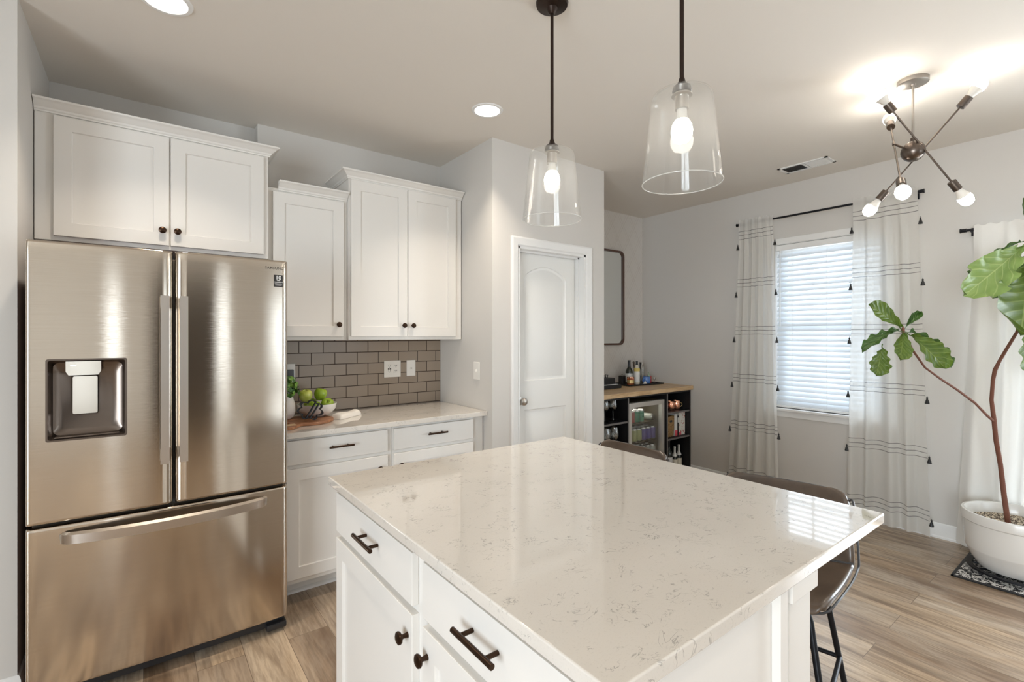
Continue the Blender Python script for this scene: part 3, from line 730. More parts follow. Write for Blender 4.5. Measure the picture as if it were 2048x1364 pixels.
# ------------------------------------------------------------------ island
T90 = Matrix(((0, 1, 0, 0), (-1, 0, 0, 0), (0, 0, 1, 0), (0, 0, 0, 1)))   # local -Y front turned to world -X
IX = 0.566
isl = thing('kitchen_island', 'white kitchen island cabinet with drawers, doors and a corner post', 'kitchen island', (0.85, 1.125, 0))
mb = MB(); mb.box((IX, 0.492, 0.105), (1.135, 1.76, 0.884)); mb.box((0.64, 0.492, 0), (1.135, 1.76, 0.105)); mb.build('cabinet_body', 'cab', isl)
for (f0, f1, pc, kn) in ((-1.75, -1.14, -1.412, -1.166), (-1.082, -0.505, -0.808, -1.056)):
    mb = MB(); mb.T = T90; slabfront(mb, f0, f1, 0.728, 0.866, IX - 0.0005); d = mb.build('drawer', 'cab', isl); pull(d, pc, 0.808, IX-0.0205, 0.145, T90, 0.0062)
    mb = MB(); mb.T = T90; shaker(mb, f0, f1, 0.128, 0.706, IX - 0.0005); d = mb.build('door', 'cab', isl, smooth=30); knob(d, kn, 0.645, IX-0.0205, T90)
mb = MB()
mb.box((IX, 0.480, 0.0), (0.60, 0.492, 0.884)).box((1.072, 0.472, 0.0), (1.106, 0.492, 0.884), 0.002).box((IX, 0.476, 0.0), (1.072, 0.492, 0.10), 0.002)
mb.build('end_panel_trim', 'cab', isl)
for y0, y1 in ((0.485, 0.595), (1.655, 1.765)):
    mb = MB(); mb.box((1.142, y0, 0), (1.252, y1, 0.884), 0.002)
    mb.box((1.130, y0-0.012, 0.832), (1.264, y1+0.012, 0.884), 0.002); mb.box((1.130, y0-0.012, 0.0), (1.264, y1+0.012, 0.11), 0.002)
    mb.build('corner_post', 'cab', isl)
mb = MB(); mb.box((1.135, 0.595, 0), (1.150, 1.655, 0.884)); mb.box((1.15, 0.595, 0), (1.162, 1.655, 0.11), 0.002); mb.box((1.15, 0.595, 0.80), (1.245, 1.655, 0.884)); mb.build('back_panel', 'cab', isl)
tag(MB().box((0.530, 0.460, 0.884), (1.687, 1.792, 0.914), 0.004, 3).build('island_countertop', 'quartz'), 'large white veined quartz top on the kitchen island', 'countertop')

# ================================================================== FRIDGE
fr = thing('refrigerator', 'stainless steel french door refrigerator with water dispenser', 'refrigerator', (0.105, 2.9, 0))
FX0, FX1 = -0.350, 0.559
mb = MB(); mb.box((FX0+0.008, 2.60, 0.03), (FX1-0.008, 3.30, 1.755), 0.004); mb.build('fridge_body', 'fridgebody', fr)
MB().box((FX0+0.012, 2.585, 0.06), (FX1-0.012, 2.602, 1.75)).build('gasket', 'gasket', fr)
MB().box((FX0+0.02, 2.56, 0.022), (FX1-0.02, 2.62, 0.062)).build('kick_grille', 'blackplastic', fr)
for xx in (FX0+0.06, FX1-0.06): MB().box((xx-0.03, 2.587, 1.7555), (xx+0.03, 2.66, 1.775), 0.004).build('hinge_cover', 'fridgebody', fr)
for xx in (FX0+0.05, FX1-0.05):
    mb = MB(); mb.cyl((xx, 2.60, 0.0), (xx, 2.60, 0.03), 0.022, n=16); mb.box((xx-0.045, 2.53, 0.012), (xx+0.045, 2.60, 0.045), 0.01); mb.build('foot', 'blackplastic', fr)
def bulge(x):
    t = (x - FX0) / (FX1 - FX0); return 2.527 - 0.012 * math.sin(PI * max(0, min(1, t)))
def edge(d, r, dep):
    if d >= r: return 0.0
    q = 1 - d / r; return dep * (1 - math.sqrt(max(0, 1 - q*q)))
def fridge_door(name, x0, x1, z0, z1, rl, rr, hole=None, dl=0.014, dr=0.014):
    def yf(x, z):
        return bulge(x) + edge(x - x0, rl, dl) + edge(x1 - x, rr, dr) + edge(z1 - z, 0.012, 0.008) + edge(z - z0, 0.010, 0.006)
    def ax(a, b, extra, r0, r1):
        s = {a, b} | set(extra)
        for k in range(9): s.add(a + r0*(k/8)**1.8); s.add(b - r1*(k/8)**1.8)
        n = 26
        for k in range(n): s.add(a + (b-a)*k/n)
        s = sorted(s); out = [s[0]]
        for v in s[1:]:
            if v - out[-1] > 0.0008: out.append(v)
            elif v in extra: out[-1] = v
        out[-1] = b; return out
    hx = (hole[0], hole[1]) if hole else (); hz = (hole[2], hole[3]) if hole else ()
    xs = ax(x0, x1, hx, rl, rr); zs_ = ax(z0, z1, hz, 0.012, 0.012)
    mb = MB(); V = [[mb._v((x, yf(x, z), z)) for z in zs_] for x in xs]
    for i in range(len(xs)-1):
        for j in range(len(zs_)-1):
            cx, cz = (xs[i]+xs[i+1])/2, (zs_[j]+zs_[j+1])/2
            if hole and hole[0] < cx < hole[1] and hole[2] < cz < hole[3]: continue
            mb._f([V[i][j], V[i+1][j], V[i+1][j+1], V[i][j+1]])
    per = [V[i][0] for i in range(len(xs))] + [V[-1][j] for j in range(1, len(zs_))] + [V[i][-1] for i in range(len(xs)-2, -1, -1)] + [V[0][j] for j in range(len(zs_)-2, 0, -1)]
    bk = [mb.bm.verts.new((v.co.x, 2.585, v.co.z)) for v in per]; n = len(per)
    for k in range(n): mb._f([per[k], per[(k+1) % n], bk[(k+1) % n], bk[k]])
    if hole:
        hv = [v for row in V for v in row if hole[0]-1e-6 <= v.co.x <= hole[1]+1e-6 and hole[2]-1e-6 <= v.co.z <= hole[3]+1e-6 and not v.link_faces]
        for v in hv: mb.bm.verts.remove(v)
    return mb.build(name, 'steel', fr, smooth=50)
HOLE = (-0.291, -0.057, 1.021, 1.328)
dl = fridge_door('door', FX0, 0.099, 0.708, 1.782, 0.010, 0.045, HOLE, 0.010, 0.020)
dr = fridge_door('door', 0.108, FX1, 0.708, 1.782, 0.045, 0.030, None, 0.020, 0.022)
fz = fridge_door('freezer_drawer', FX0, FX1, 0.068, 0.694, 0.010, 0.030, None, 0.010, 0.022)
# dispenser recess: open box set into the left door
mb = MB(); hx0, hx1, hz0, hz1 = HOLE; r = 0.012
def rr_outline(x0, x1, z0, z1, r, n=5):
    o = []
    for cx, cz, a0 in ((x1-r, z0+r, -PI/2), (x1-r, z1-r, 0), (x0+r, z1-r, PI/2), (x0+r, z0+r, PI)):
        for k in range(n+1): a = a0 + PI/2*k/n; o.append((cx + r*math.cos(a), cz + r*math.sin(a)))
    return o
R = []
for ins, rr_, y in ((-0.004, 0.008, None), (-0.004, 0.008, -0.003), (0.002, 0.008, -0.003), (0.003, 0.008, 0.004), (0.012, 0.02, 0.045), (0.030, 0.03, 0.056)):
    o = rr_outline(hx0+ins, hx1-ins, hz0+ins, hz1-ins, rr_)
    R.append([mb._v((a, bulge(a) + (0.004 if y is None else y), c)) for a, c in o])
mb.skin(R, cap0=False, cap1=True); mb.build('dispenser_recess', 'disp', dl, smooth=35)
cx = (hx0 + hx1) / 2 - 0.012
mb = MB(); mb.prism([(cx-0.052, 1.322), (cx+0.052, 1.322), (cx+0.052, 1.283), (cx+0.044, 1.268), (cx-0.044, 1.268), (cx-0.052, 1.283)][::-1], 2.517, 2.56, lambda a, b, d: (a, d, b))
k = mb.build('control_panel', 'steel_polished', dl); k['label'] = 'polished metal control panel'
MB().box((cx-0.038, 2.5155, 1.304), (cx-0.022, 2.5172, 1.307)).build('indicator_light', 'led', dl)
mb = MB(); mb.prism(rr_outline(cx-0.034, cx+0.040, 1.115, 1.262, 0.006), 2.545, 2.555, lambda a, b, d: (a, d, b)); k = mb.build('dispenser_paddle', 'steel_polished', dl); k['label'] = 'shiny rectangular dispenser paddle'
MB().box((hx0+0.02, 2.528, hz0+0.004), (hx1-0.02, 2.572, hz0+0.012), 0.003).build('drip_tray', 'disp', dl)
# handles
def bar_handle(par, x0, x1, z0, z1):
    y = bulge((x0+x1)/2); mb = MB(); N = 14
    def sec(z, yy): return [mb._v(p) for p in ((x0, yy, z), (x1, yy, z), (x1, yy+0.012, z), (x0, yy+0.012, z))]
    mb.skin([sec(z0 + (z1-z0)*k/N, y-0.050 - 0.004*math.sin(PI*k/N)) for k in range(N+1)])
    for za, zb in ((z0, z0+0.05), (z1-0.05, z1)): mb.box((x0+0.002, y-0.045, za), (x1-0.002, y+0.004, zb), 0.003)
    return mb.build('door_handle', 'steel_handle', par)
bar_handle(dl, 0.056, 0.086, 0.890, 1.588); bar_handle(dr, 0.121, 0.151, 0.890, 1.588)
mb = MB(); N = 30; rings = []
for k in range(N+1):
    t = k / N; x = -0.256 + 0.721*t; yc = bulge(x) - 0.006 - 0.058 * math.sin(PI*t)**0.55
    if k in (0, N): yc = bulge(x) + 0.003
    rings.append([mb._v(p) for p in ((x, yc, 0.624), (x, yc-0.004, 0.660), (x, yc+0.010, 0.668), (x, yc+0.014, 0.624))])
mb.skin(rings); mb.build('drawer_handle', 'steel_handle', fz, smooth=50)
# badge and sticker (on the right door)
yb_ = lambda x: bulge(x) + edge(FX1 - x, 0.030, 0.022) - 0.0008
text_mesh('SAMSUNG', 0.0165, 'darkchrome', dr, 'logo', lambda a, b, c: (0.497 + a, yb_(0.497 + a) - c, 1.743 + b), space=1.12, bold=0.0003)
mb = MB(); s0, s1, q0, q1 = 0.494, 0.534, 1.655, 1.712
mb.grid(lambda u, v: (s0 + (s1-s0)*u, yb_(s0 + (s1-s0)*u), q0 + (q1-q0)*v), 8, 2); k = mb.build('warranty_sticker', 'sticker', dr); k['label'] = 'small black warranty sticker'
for body, size, zz in (('10', 0.026, 1.698), ('YEAR', 0.0065, 1.6855), ('WARRANTY', 0.0068, 1.677), ('DIGITAL INVERTER', 0.0038, 1.6695), ('COMPRESSOR', 0.0044, 1.663)):
    text_mesh(body, size, 'white', dr, 'sticker_text', lambda a, b, c, zz=zz: (0.514 + a, yb_(0.514 + a) - 0.0006 - c, zz + b), extrude=0.0002, bold=0.0002)

# ================================================================== ELECTRICAL PLATES
def plate(mb, x0, x1, z0, z1, y, T=None): mb.T = T; mb.box((x0, y-0.006, z0), (x1, y, z1), 0.003)
YT = YB - 0.0095
r = thing('wall_outlet', 'double gang white outlet plate on the tile backsplash', 'outlet', (1.445, YT, 1.18), group='outlets on the backsplash')
mb = MB(); plate(mb, 1.383, 1.511, 1.120, 1.241, YT); mb.build('cover_plate', 'plate', r)
for xx in (1.422, 1.472):
    mb = MB(); mb.box((xx-0.016, YT-0.0085, 1.147), (xx+0.016, YT-0.005, 1.214), 0.002); s = mb.build('receptacle', 'plate', r)
    mb = MB()
    for zz in (1.163, 1.198):
        mb.box((xx-0.008, YT-0.0092, zz), (xx-0.0055, YT-0.0084, zz+0.009)).box((xx+0.0055, YT-0.0092, zz), (xx+0.008, YT-0.0084, zz+0.009)).box((xx-0.002, YT-0.0092, zz-0.007), (xx+0.002, YT-0.0084, zz-0.003))
    if xx < 1.45: mb.box((xx-0.012, YT-0.0092, 1.176), (xx-0.002, YT-0.0084, 1.185)).box((xx+0.002, YT-0.0092, 1.176), (xx+0.012, YT-0.0084, 1.185))
    mb.build('slot', 'slot', s)
r = thing('coaxial_jack', 'single white jack plate on the tiles, right of the outlet', 'wall plate', (1.594, YT, 1.18))
mb = MB(); plate(mb, 1.558, 1.630, 1.122, 1.240, YT); mb.build('cover_plate', 'plate', r)
MB().cyl((1.594, YT-0.005, 1.18), (1.594, YT-0.014, 1.18), 0.0048, n=12).build('connector', 'nickel', r)
r = thing('wall_outlet', 'white outlet plate beside the fridge with a dark plug in it', 'outlet', (0.745, YT, 1.18), group='outlets on the backsplash')
mb = MB(); plate(mb, 0.708, 0.781, 1.120, 1.241, YT); mb.build('cover_plate', 'plate', r)
tag(MB().box((0.722, YT-0.036, 1.14), (0.768, YT-0.0065, 1.205), 0.006).build('power_plug', 'blackplastic'), 'dark plug in the outlet above the green herb', 'plug')
r = thing('light_switch', 'white toggle light switch on the pantry side wall', 'light switch', (PX, 2.83, 1.18))
mb = MB(); mb.box((PX-0.006, 2.793, 1.118), (PX, 2.867, 1.24), 0.003); mb.build('cover_plate', 'plate', r)
mb = MB(); mb.box((PX-0.016, 2.825, 1.172), (PX-0.005, 2.835, 1.190), 0.002); mb.build('toggle', 'plate', r)

# ================================================================== CEILING FITTINGS
CANS = [((0.07, 2.345), 'recessed downlight in the ceiling in front of the fridge', True), ((1.60, 2.345), 'recessed downlight in the ceiling near the pantry corner', True),
        ((0.07, -0.4), 'unseen recessed downlight over the open floor behind the island', False), ((1.6, -0.9), 'unseen recessed downlight over the rear room, left row', False),  # the unseen downlights are added to smooth the ambient light
        ((-1.5, 1.2), 'unseen recessed downlight over the left side floor', False), ((-1.5, -1.8), 'recessed downlight near the left window', False), ((3.1, -2.0), 'unseen recessed downlight over the rear right corner', False)]
for (x, y), lb, seen in CANS:
    r = thing('recessed_light', lb, 'ceiling light', (x, y, CE), group='recessed downlights')
    mb = MB(); mb.skin([mb.ring((x, y, CE-a), q, (0,0,-1), 40) for q, a in ((0.072, 0.001), (0.074, 0.006), (0.088, 0.005), (0.092, 0.0))], cap0=False, cap1=False); mb.build('trim_ring', 'trim', r)
    MB().cyl((x, y, CE-0.004), (x, y, CE-0.001), 0.073, n=40).build('lens', 'lens', r)
    area('downlight_lamp', (x, y, CE-0.008), (0, 0, 0), 0.13, 0.13, CAN_POWER * (1.7 if seen else 1.3), WARM, 'DISK', math.radians(100))
r = thing('ceiling_vent', 'white louvred air vent in the ceiling near the dining wall', 'vent', (4.08, 1.61, CE))
mb = MB(); x0, x1, y0, y1 = 3.99, 4.165, 1.435, 1.785
mb.box((x0, y0, CE-0.006), (x0+0.02, y1, CE)).box((x1-0.02, y0, CE-0.006), (x1, y1, CE)).box((x0, y0, CE-0.006), (x1, y0+0.02, CE)).box((x0, y1-0.02, CE-0.006), (x1, y1, CE)).box((x0+0.02, 1.60, CE-0.006), (x1-0.02, 1.62, CE))
mb.build('vent_frame', 'trim', r)
mb = MB(); n = 22
for k in range(n):
    yy = y0 + 0.026 + (y1-y0-0.052) * k / (n-1); s = 0.004 if yy < 1.61 else -0.004
    mb._f([mb._v(p) for p in ((x0+0.02, yy-s, CE-0.001), (x1-0.02, yy-s, CE-0.001), (x1-0.02, yy+s, CE-0.0075), (x0+0.02, yy+s, CE-0.0075))])
mb.build('louvre', 'trim', r); MB().box((x0+0.02, y0+0.02, CE-0.0012), (x1-0.02, y1-0.02, CE-0.0006)).build('duct', 'slot', r)

# pendants
def pendant(x, y, label):
    r = thing('pendant_light', label, 'pendant light', (x, y, CE), group='glass pendants over the island')
    MB().lathe([(0.0001, 0), (0.062, 0), (0.064, -0.006), (0.060, -0.018), (0.022, -0.026), (0.014, -0.045), (0.009, -0.05), (0.0001, -0.05)], (x, y, CE), 36).build('canopy', 'bronze2', r)
    MB().cyl((x, y, CE-0.045), (x, y, 2.165), 0.0065, n=14).build('rod', 'bronze2', r)
    MB().lathe([(0.0001, 0.0), (0.026, 0.0), (0.028, 0.006), (0.025, 0.020), (0.012, 0.030), (0.008, 0.045), (0.0001, 0.045)], (x, y, 2.150), 28).build('cap', 'bronze2', r)
    MB().lathe([(0.0001, 0), (0.030, 0), (0.030, -0.004), (0.020, -0.006), (0.020, -0.045), (0.0001, -0.045)], (x, y, 2.146), 28).build('socket', 'nickel', r)
    mb = MB(); out = [(0.022, 2.150), (0.070, 2.150), (0.083, 2.145), (0.089, 2.133), (0.1165, 1.880)]; inn = [(0.1135, 1.880), (0.086, 2.131), (0.081, 2.141), (0.069, 2.1465), (0.022, 2.1465)]
    mb.lathe_open(out + inn, (x, y, 0), 56); mb.build('glass_shade', 'shade', r, smooth=60)
    MB().tube([(x + 0.1153*math.cos(2*PI*k/64), y + 0.1153*math.sin(2*PI*k/64), 1.880) for k in range(64)], 0.0016, 8, closed=True).build('shade_rim', 'rim', r)
    mb = MB(); mb.lathe([(0.0001, 0), (0.014, 0), (0.015, -0.02), (0.020, -0.034)], (x, y, 2.103), 24); mb.mi = 1
    mb.lathe([(0.0201, -0.034), (0.028, -0.048), (0.0315, -0.066), (0.029, -0.084), (0.020, -0.098), (0.0001, -0.103)], (x, y, 2.103), 28)
    k = mb.build('bulb', ['porcelain', 'bulb_pendant'], r); k['label'] = 'lit white bulb'
pendant(1.285, 1.430, 'clear glass pendant over the far end of the island')
pendant(1.290, 0.853, 'clear glass pendant over the near end of the island')

# chandelier
cc = Vector((3.158, 0.74, 2.371))
r = thing('chandelier', 'six bulb metal starburst chandelier over the dining area', 'chandelier', (cc.x, cc.y, CE))
mb = MB(); mb.lathe([(0.0001, 0), (0.066, 0), (0.066, -0.020), (0.062, -0.023), (0.012, -0.024), (0.011, -0.034), (0.0001, -0.034)], (cc.x, cc.y, CE), 40)
k = mb.build('canopy', 'canopymetal', r)
MB().cyl((cc.x, cc.y, CE-0.03), (cc.x, cc.y, cc.z+0.03), 0.0055, n=14).build('rod', 'canopymetal', r)
mb = MB(); mb.lathe([(0.0001 if abs(math.cos(a)) < 1e-6 else 0.052*math.cos(a), 0.052*math.sin(a)) for a in [(-PI/2 + PI*k/20) for k in range(21)]], cc, 32); mb.cyl((cc.x, cc.y, cc.z+0.048), (cc.x, cc.y, cc.z+0.068), 0.011, n=16); mb.build('hub', 'gunmetal', r)
YA = YAW; Fv = Vector((math.sin(YA), math.cos(YA), 0)); Rv = Vector((math.cos(YA), -math.sin(YA), 0))
def sight(u, v, k):   # world point k metres ahead of the camera along a sight line (used to read 3D shapes off the photo)
    return cam.location + (Fv + Rv * ((u - 1024) / 970.0) + Vector((0, 0, (672 - v) / 970.0))) * k
arms = [(sight(1750, 180, 2.47), sight(1940, 408, 2.44), 0), (sight(1970, 158, 2.38), sight(1731, 430, 2.66), 0), (sight(1778, 234, 2.74), sight(1807, 392, 2.17), 0)]
for (a, b, side) in arms:
    p0, p1 = a, b
    d = (p1 - p0).normalized(); s0 = p0 + d * 0.145; s1 = p1 - d * 0.145
    mb = MB(); mb.cyl(s0, s1, 0.0045, n=12)
    # short knuckle back to the hub
    t = (cc - s0).dot(d); q = s0 + d * t; mb.cyl(q, cc + (q - cc).normalized() * 0.045, 0.006, n=10)
    mb.cyl(q - d*0.012, q + d*0.012, 0.008, n=12)
    am = mb.build('arm', 'gunmetal', r)
    for e, dd in ((p0, -d), (p1, d)):
        b0 = e - dd * 0.145
        MB().lathe([(0.0001, 0), (0.019, 0), (0.0195, 0.004), (0.0195, 0.052), (0.0001, 0.052)], b0, 24, dd).build('socket', 'gunmetal', am)
        mb = MB(); mb.lathe([(0.0001, 0.05), (0.014, 0.05), (0.016, 0.062), (0.024, 0.084), (0.0285, 0.095)], b0, 24, dd); mb.mi = 1
        mb.lathe([(0.0286, 0.095), (0.0305, 0.108), (0.029, 0.124), (0.023, 0.138), (0.012, 0.146), (0.0001, 0.149)], b0, 28, dd)
        k = mb.build('bulb', ['porcelain', 'bulb'], am); k['label'] = 'lit round bulb'

# ================================================================== MIRROR, BAR
mb = MB()
mr = thing('wall_mirror', 'tall mirror with rounded corners and a dark frame above the bar', 'mirror', (3.79, YB2, 1.32))
mo = rr_outline(3.46, 4.118, 1.325, 2.328, 0.065, 8); mi = rr_outline(3.478, 4.100, 1.343, 2.310, 0.05, 8)
R = [[mb._v((a, YB2-0.001, c)) for a, c in mo], [mb._v((a, YB2-0.030, c)) for a, c in mo], [mb._v((a, YB2-0.032, c)) for a, c in mi], [mb._v((a, YB2-0.014, c)) for a, c in mi]]
mb.skin(R, cap0=True, cap1=False); mb.build('mirror_frame', 'mirrorframe', mr, smooth=50)
MB().prism(mi, YB2-0.016, YB2-0.012, lambda a, b, d: (a, d, b)).build('mirror_glass', 'mirror', mr, smooth=0)

BX0, BX1, BY0, BY1, BZ = PX2+0.012, XR-0.012, 2.84, YB2-0.012, 0.875
bar = thing('bar_cabinet', 'black open bar cabinet with shelves under a wooden top', 'cabinet', (3.7, 3.15, 0))
XD = [3.463, 3.482, 4.045, 4.063]
mb = MB(); t = 0.018
mb.box((BX0, BY1-0.012, 0.06), (BX1, BY1, BZ)).box((BX0, BY0, 0), (BX0+t, BY1, BZ)).box((BX1-t, BY0, 0), (BX1, BY1, BZ)).box((BX0, BY0, 0.05), (BX1, BY1, 0.068)).box((BX0, BY0, BZ-t), (BX1, BY1, BZ)).box((BX0, BY0+0.03, 0), (BX1, BY0+0.045, 0.05))
mb.build('cabinet_body', 'black', bar)
M['edgeband'] = mat('grey_edge_band', (0.16, 0.15, 0.145), 0.4)
for x in (XD[0], XD[2]):
    mb = MB(); mb.box((x, BY0, 0.068), (x+t, BY1-0.012, BZ-t)); mb.mi = 1; mb.box((x+0.001, BY0-0.002, 0.068), (x+t-0.001, BY0, BZ-t)); mb.build('divider', ['black', 'edgeband'], bar)
S_L1, S_R1, S_R2 = 0.655, 0.672, 0.415
for x0, x1, z in ((BX0+t, XD[0], S_L1), (BX0+t, XD[0], 0.36), (XD[3], BX1-t, S_R1), (XD[3], BX1-t, S_R2)):
    mb = MB(); mb.box((x0, BY0+0.004, z-0.018), (x1, BY1-0.012, z)); mb.mi = 1; mb.box((x0, BY0+0.002, z-0.017), (x1, BY0+0.004, z-0.001)); mb.build('shelf', ['black', 'edgeband'], bar)
tag(MB().box((PX2+0.001, 2.815, BZ), (XR-0.001, YB2-0.001, 0.915), 0.003).build('bar_countertop', 'butcher'), 'light butcher block wood top on the bar cabinet', 'countertop')
BT = 0.915
# cooler
cl = thing('beverage_cooler', 'small glass door drinks cooler built into the bar cabinet', 'beverage cooler', (3.765, 3.1, 0.068))
cx0, cx1, cz0, cz1 = 3.500, 4.030, 0.072, 0.805
mb = MB(); cy0, cy1 = 2.90, 3.40
mb.box((cx0, cy1-0.02, cz0), (cx1, cy1, cz1)).box((cx0, cy0, cz0), (cx0+0.02, cy1, cz1)).box((cx1-0.02, cy0, cz0), (cx1, cy1, cz1)).box((cx0, cy0, cz0), (cx1, cy1, cz0+0.02)).box((cx0, cy0, cz1-0.02), (cx1, cy1, cz1))
mb.build('cooler_body', 'coolwall', cl)
for zz in (0.245, 0.42, 0.595): MB().box((cx0+0.02, cy0+0.03, zz-0.006), (cx1-0.02, cy1-0.02, zz)).build('wire_shelf', 'coolwall', cl)
mb = MB(); f = 0.042
mb.box((cx0, 2.855, cz0), (cx0+f, 2.895, cz1), 0.002).box((cx1-f, 2.855, cz0), (cx1, 2.895, cz1), 0.002).box((cx0+f, 2.855, cz0), (cx1-f, 2.895, cz0+f), 0.002).box((cx0+f, 2.855, cz1-f), (cx1-f, 2.895, cz1), 0.002)
dr_ = mb.build('cooler_door', 'steelframe', cl)
MB().box((cx0+f, 2.872, cz0+f), (cx1-f, 2.876, cz1-f)).build('door_glass', 'glass', dr_)
area('cooler_lamp', (3.76, 3.0, cz1-0.03), (0, 0, 0), 0.35, 0.1, 0.3, (1, 0.93, 0.8))
# -------- small things
CANP = [(0.0001, 0), (0.024, 0), (0.0325, 0.008), (0.033, 0.012), (0.033, 0.108), (0.027, 0.118), (0.027, 0.121), (0.025, 0.119), (0.0001, 0.119)]
can_proto = {}
def can(x, y, z, m, label, group='cans in the drinks cooler', tilt=None):
    if m not in can_proto:
        o = MB().lathe(CANP, (0, 0, 0), 20).build('drink_can', [m], local=True)
        me = o.data; me.materials.append(M['alu'])
        for p in me.polygons:
            if p.center.z < 0.006 or p.center.z > 0.109: p.material_index = 1
        can_proto[m] = o
    else:
        o = can_proto[m].copy(); COL.objects.link(o); o.rotation_euler = (0, 0, 0)
    o.location = (x, y, z + (0.0335 if tilt else 0.0005))
    if tilt: o.rotation_euler = tilt
    tag(o, label, 'can', group)
SH = {'bottom': 0.245, 'mid': 0.42, 'top': 0.595}
for x, y, m, lb in ((3.665, 2.965, 'can_red', 'red drink can on the cooler top shelf, front'), (3.665, 3.04, 'can_red', 'red drink can on the cooler top shelf, behind the front one'),
                    (3.735, 2.965, 'can_green', 'green drink can on the cooler top shelf, left front'), (3.803, 2.965, 'can_green', 'green drink can on the cooler top shelf, right front'), (3.803, 3.04, 'can_green', 'green drink can on the cooler top shelf, right rear')):
    can(x, y, SH['top'], m, lb)
can(3.935, 3.06, SH['top'], 'can_white', 'silver ended can lying on its side on the cooler top shelf', tilt=(PI/2, 0, 0.35))
names = ['leftmost', 'second from the left', 'third from the left', 'fourth from the left', 'fifth from the left', 'rightmost']
for k in range(6):
    m = 'can_lime' if k < 3 else 'can_purple'
    for j, w in ((0, 'front'), (1, 'rear')):
        can(3.622 + 0.0705*k, 2.960 + 0.07*j, SH['mid'], m, '%s drink can on the cooler middle shelf, %s, %s row' % ('lime green' if k < 3 else 'purple', names[k], w))
for k in range(6):
    for j, w in ((0, 'front'), (1, 'rear')):
        m = ('can_white', 'can_white', 'can_red', 'can_lime', 'can_white', 'can_white')[k]
        nm = {'can_white': 'white', 'can_red': 'red', 'can_lime': 'lime green'}[m]
        can(3.622 + 0.0705*k, 2.960 + 0.07*j, SH['bottom'], m, '%s drink can on the cooler lower shelf, %s, %s row' % (nm, names[k], w))
# wine glasses
GLASS = [(0.0001, 0), (0.034, 0.001), (0.030, 0.004), (0.006, 0.010), (0.004, 0.02), (0.004, 0.085), (0.010, 0.095), (0.032, 0.115), (0.040, 0.140), (0.038, 0.170), (0.031, 0.205), (0.030, 0.205), (0.037, 0.170), (0.039, 0.140), (0.031, 0.117), (0.0001, 0.098)]
STEML = [(0.0001, 0), (0.028, 0.001), (0.036, 0.02), (0.040, 0.06), (0.036, 0.115), (0.0345, 0.115), (0.0385, 0.06), (0.034, 0.02), (0.026, 0.006), (0.0001, 0.006)]
g0 = MB().lathe(GLASS, (0, 0, 0), 24).build('wine_glass', 'glass', local=True); s0_ = None
spots = [(3.05, 2.93), (3.16, 2.93), (3.27, 2.93), (3.38, 2.93), (3.20, 3.05), (3.32, 3.05)]
words = ['far left front', 'second front', 'third front', 'far right front', 'left rear', 'right rear']
for lvl, zz, wd in ((0, S_L1, 'upper'), (1, 0.36, 'lower')):
    for k, (x, y) in enumerate(spots):
        o = g0 if (lvl, k) == (0, 0) else g0.copy()
        if o is not g0: COL.objects.link(o)
        o.location = (x + 0.02*lvl - 0.01, y, zz + 0.0006); o.scale = (1, 1, 0.93) if lvl == 0 else (1.1, 1.1, 1.15)
        tag(o, 'clear wine glass on the %s bar shelf, %s' % (wd, words[k]), 'wine glass', 'stemware on the bar shelves')
# copper mugs
def mug(x, y, rz, label):
    r = thing('copper_mug', label, 'mug', (x, y, S_R1 + 0.0006), rz, group='copper mugs on the bar shelf')
    mb = MB(); mb.lathe([(0.0001, 0), (0.036, 0), (0.040, 0.006), (0.040, 0.088), (0.0385, 0.09), (0.037, 0.088), (0.037, 0.006), (0.0001, 0.006)], n=28); mb.build('cup', 'copper', r, local=True)
    mb = MB(); mb.tube([(0.039 + 0.030*math.sin(PI*k/10), 0, 0.018 + 0.056*k/10) for k in range(11)], 0.0035, 8); k = mb.build('handle', 'gold', r, local=True)
mug(4.128, 2.93, 1.7, 'copper mug on the bar shelf, left in the row of three'); mug(4.238, 2.93, 1.5, 'copper mug on the bar shelf, middle of the row of three'); mug(4.335, 2.93, -0.35, 'copper mug on the bar shelf with its handle to the right')
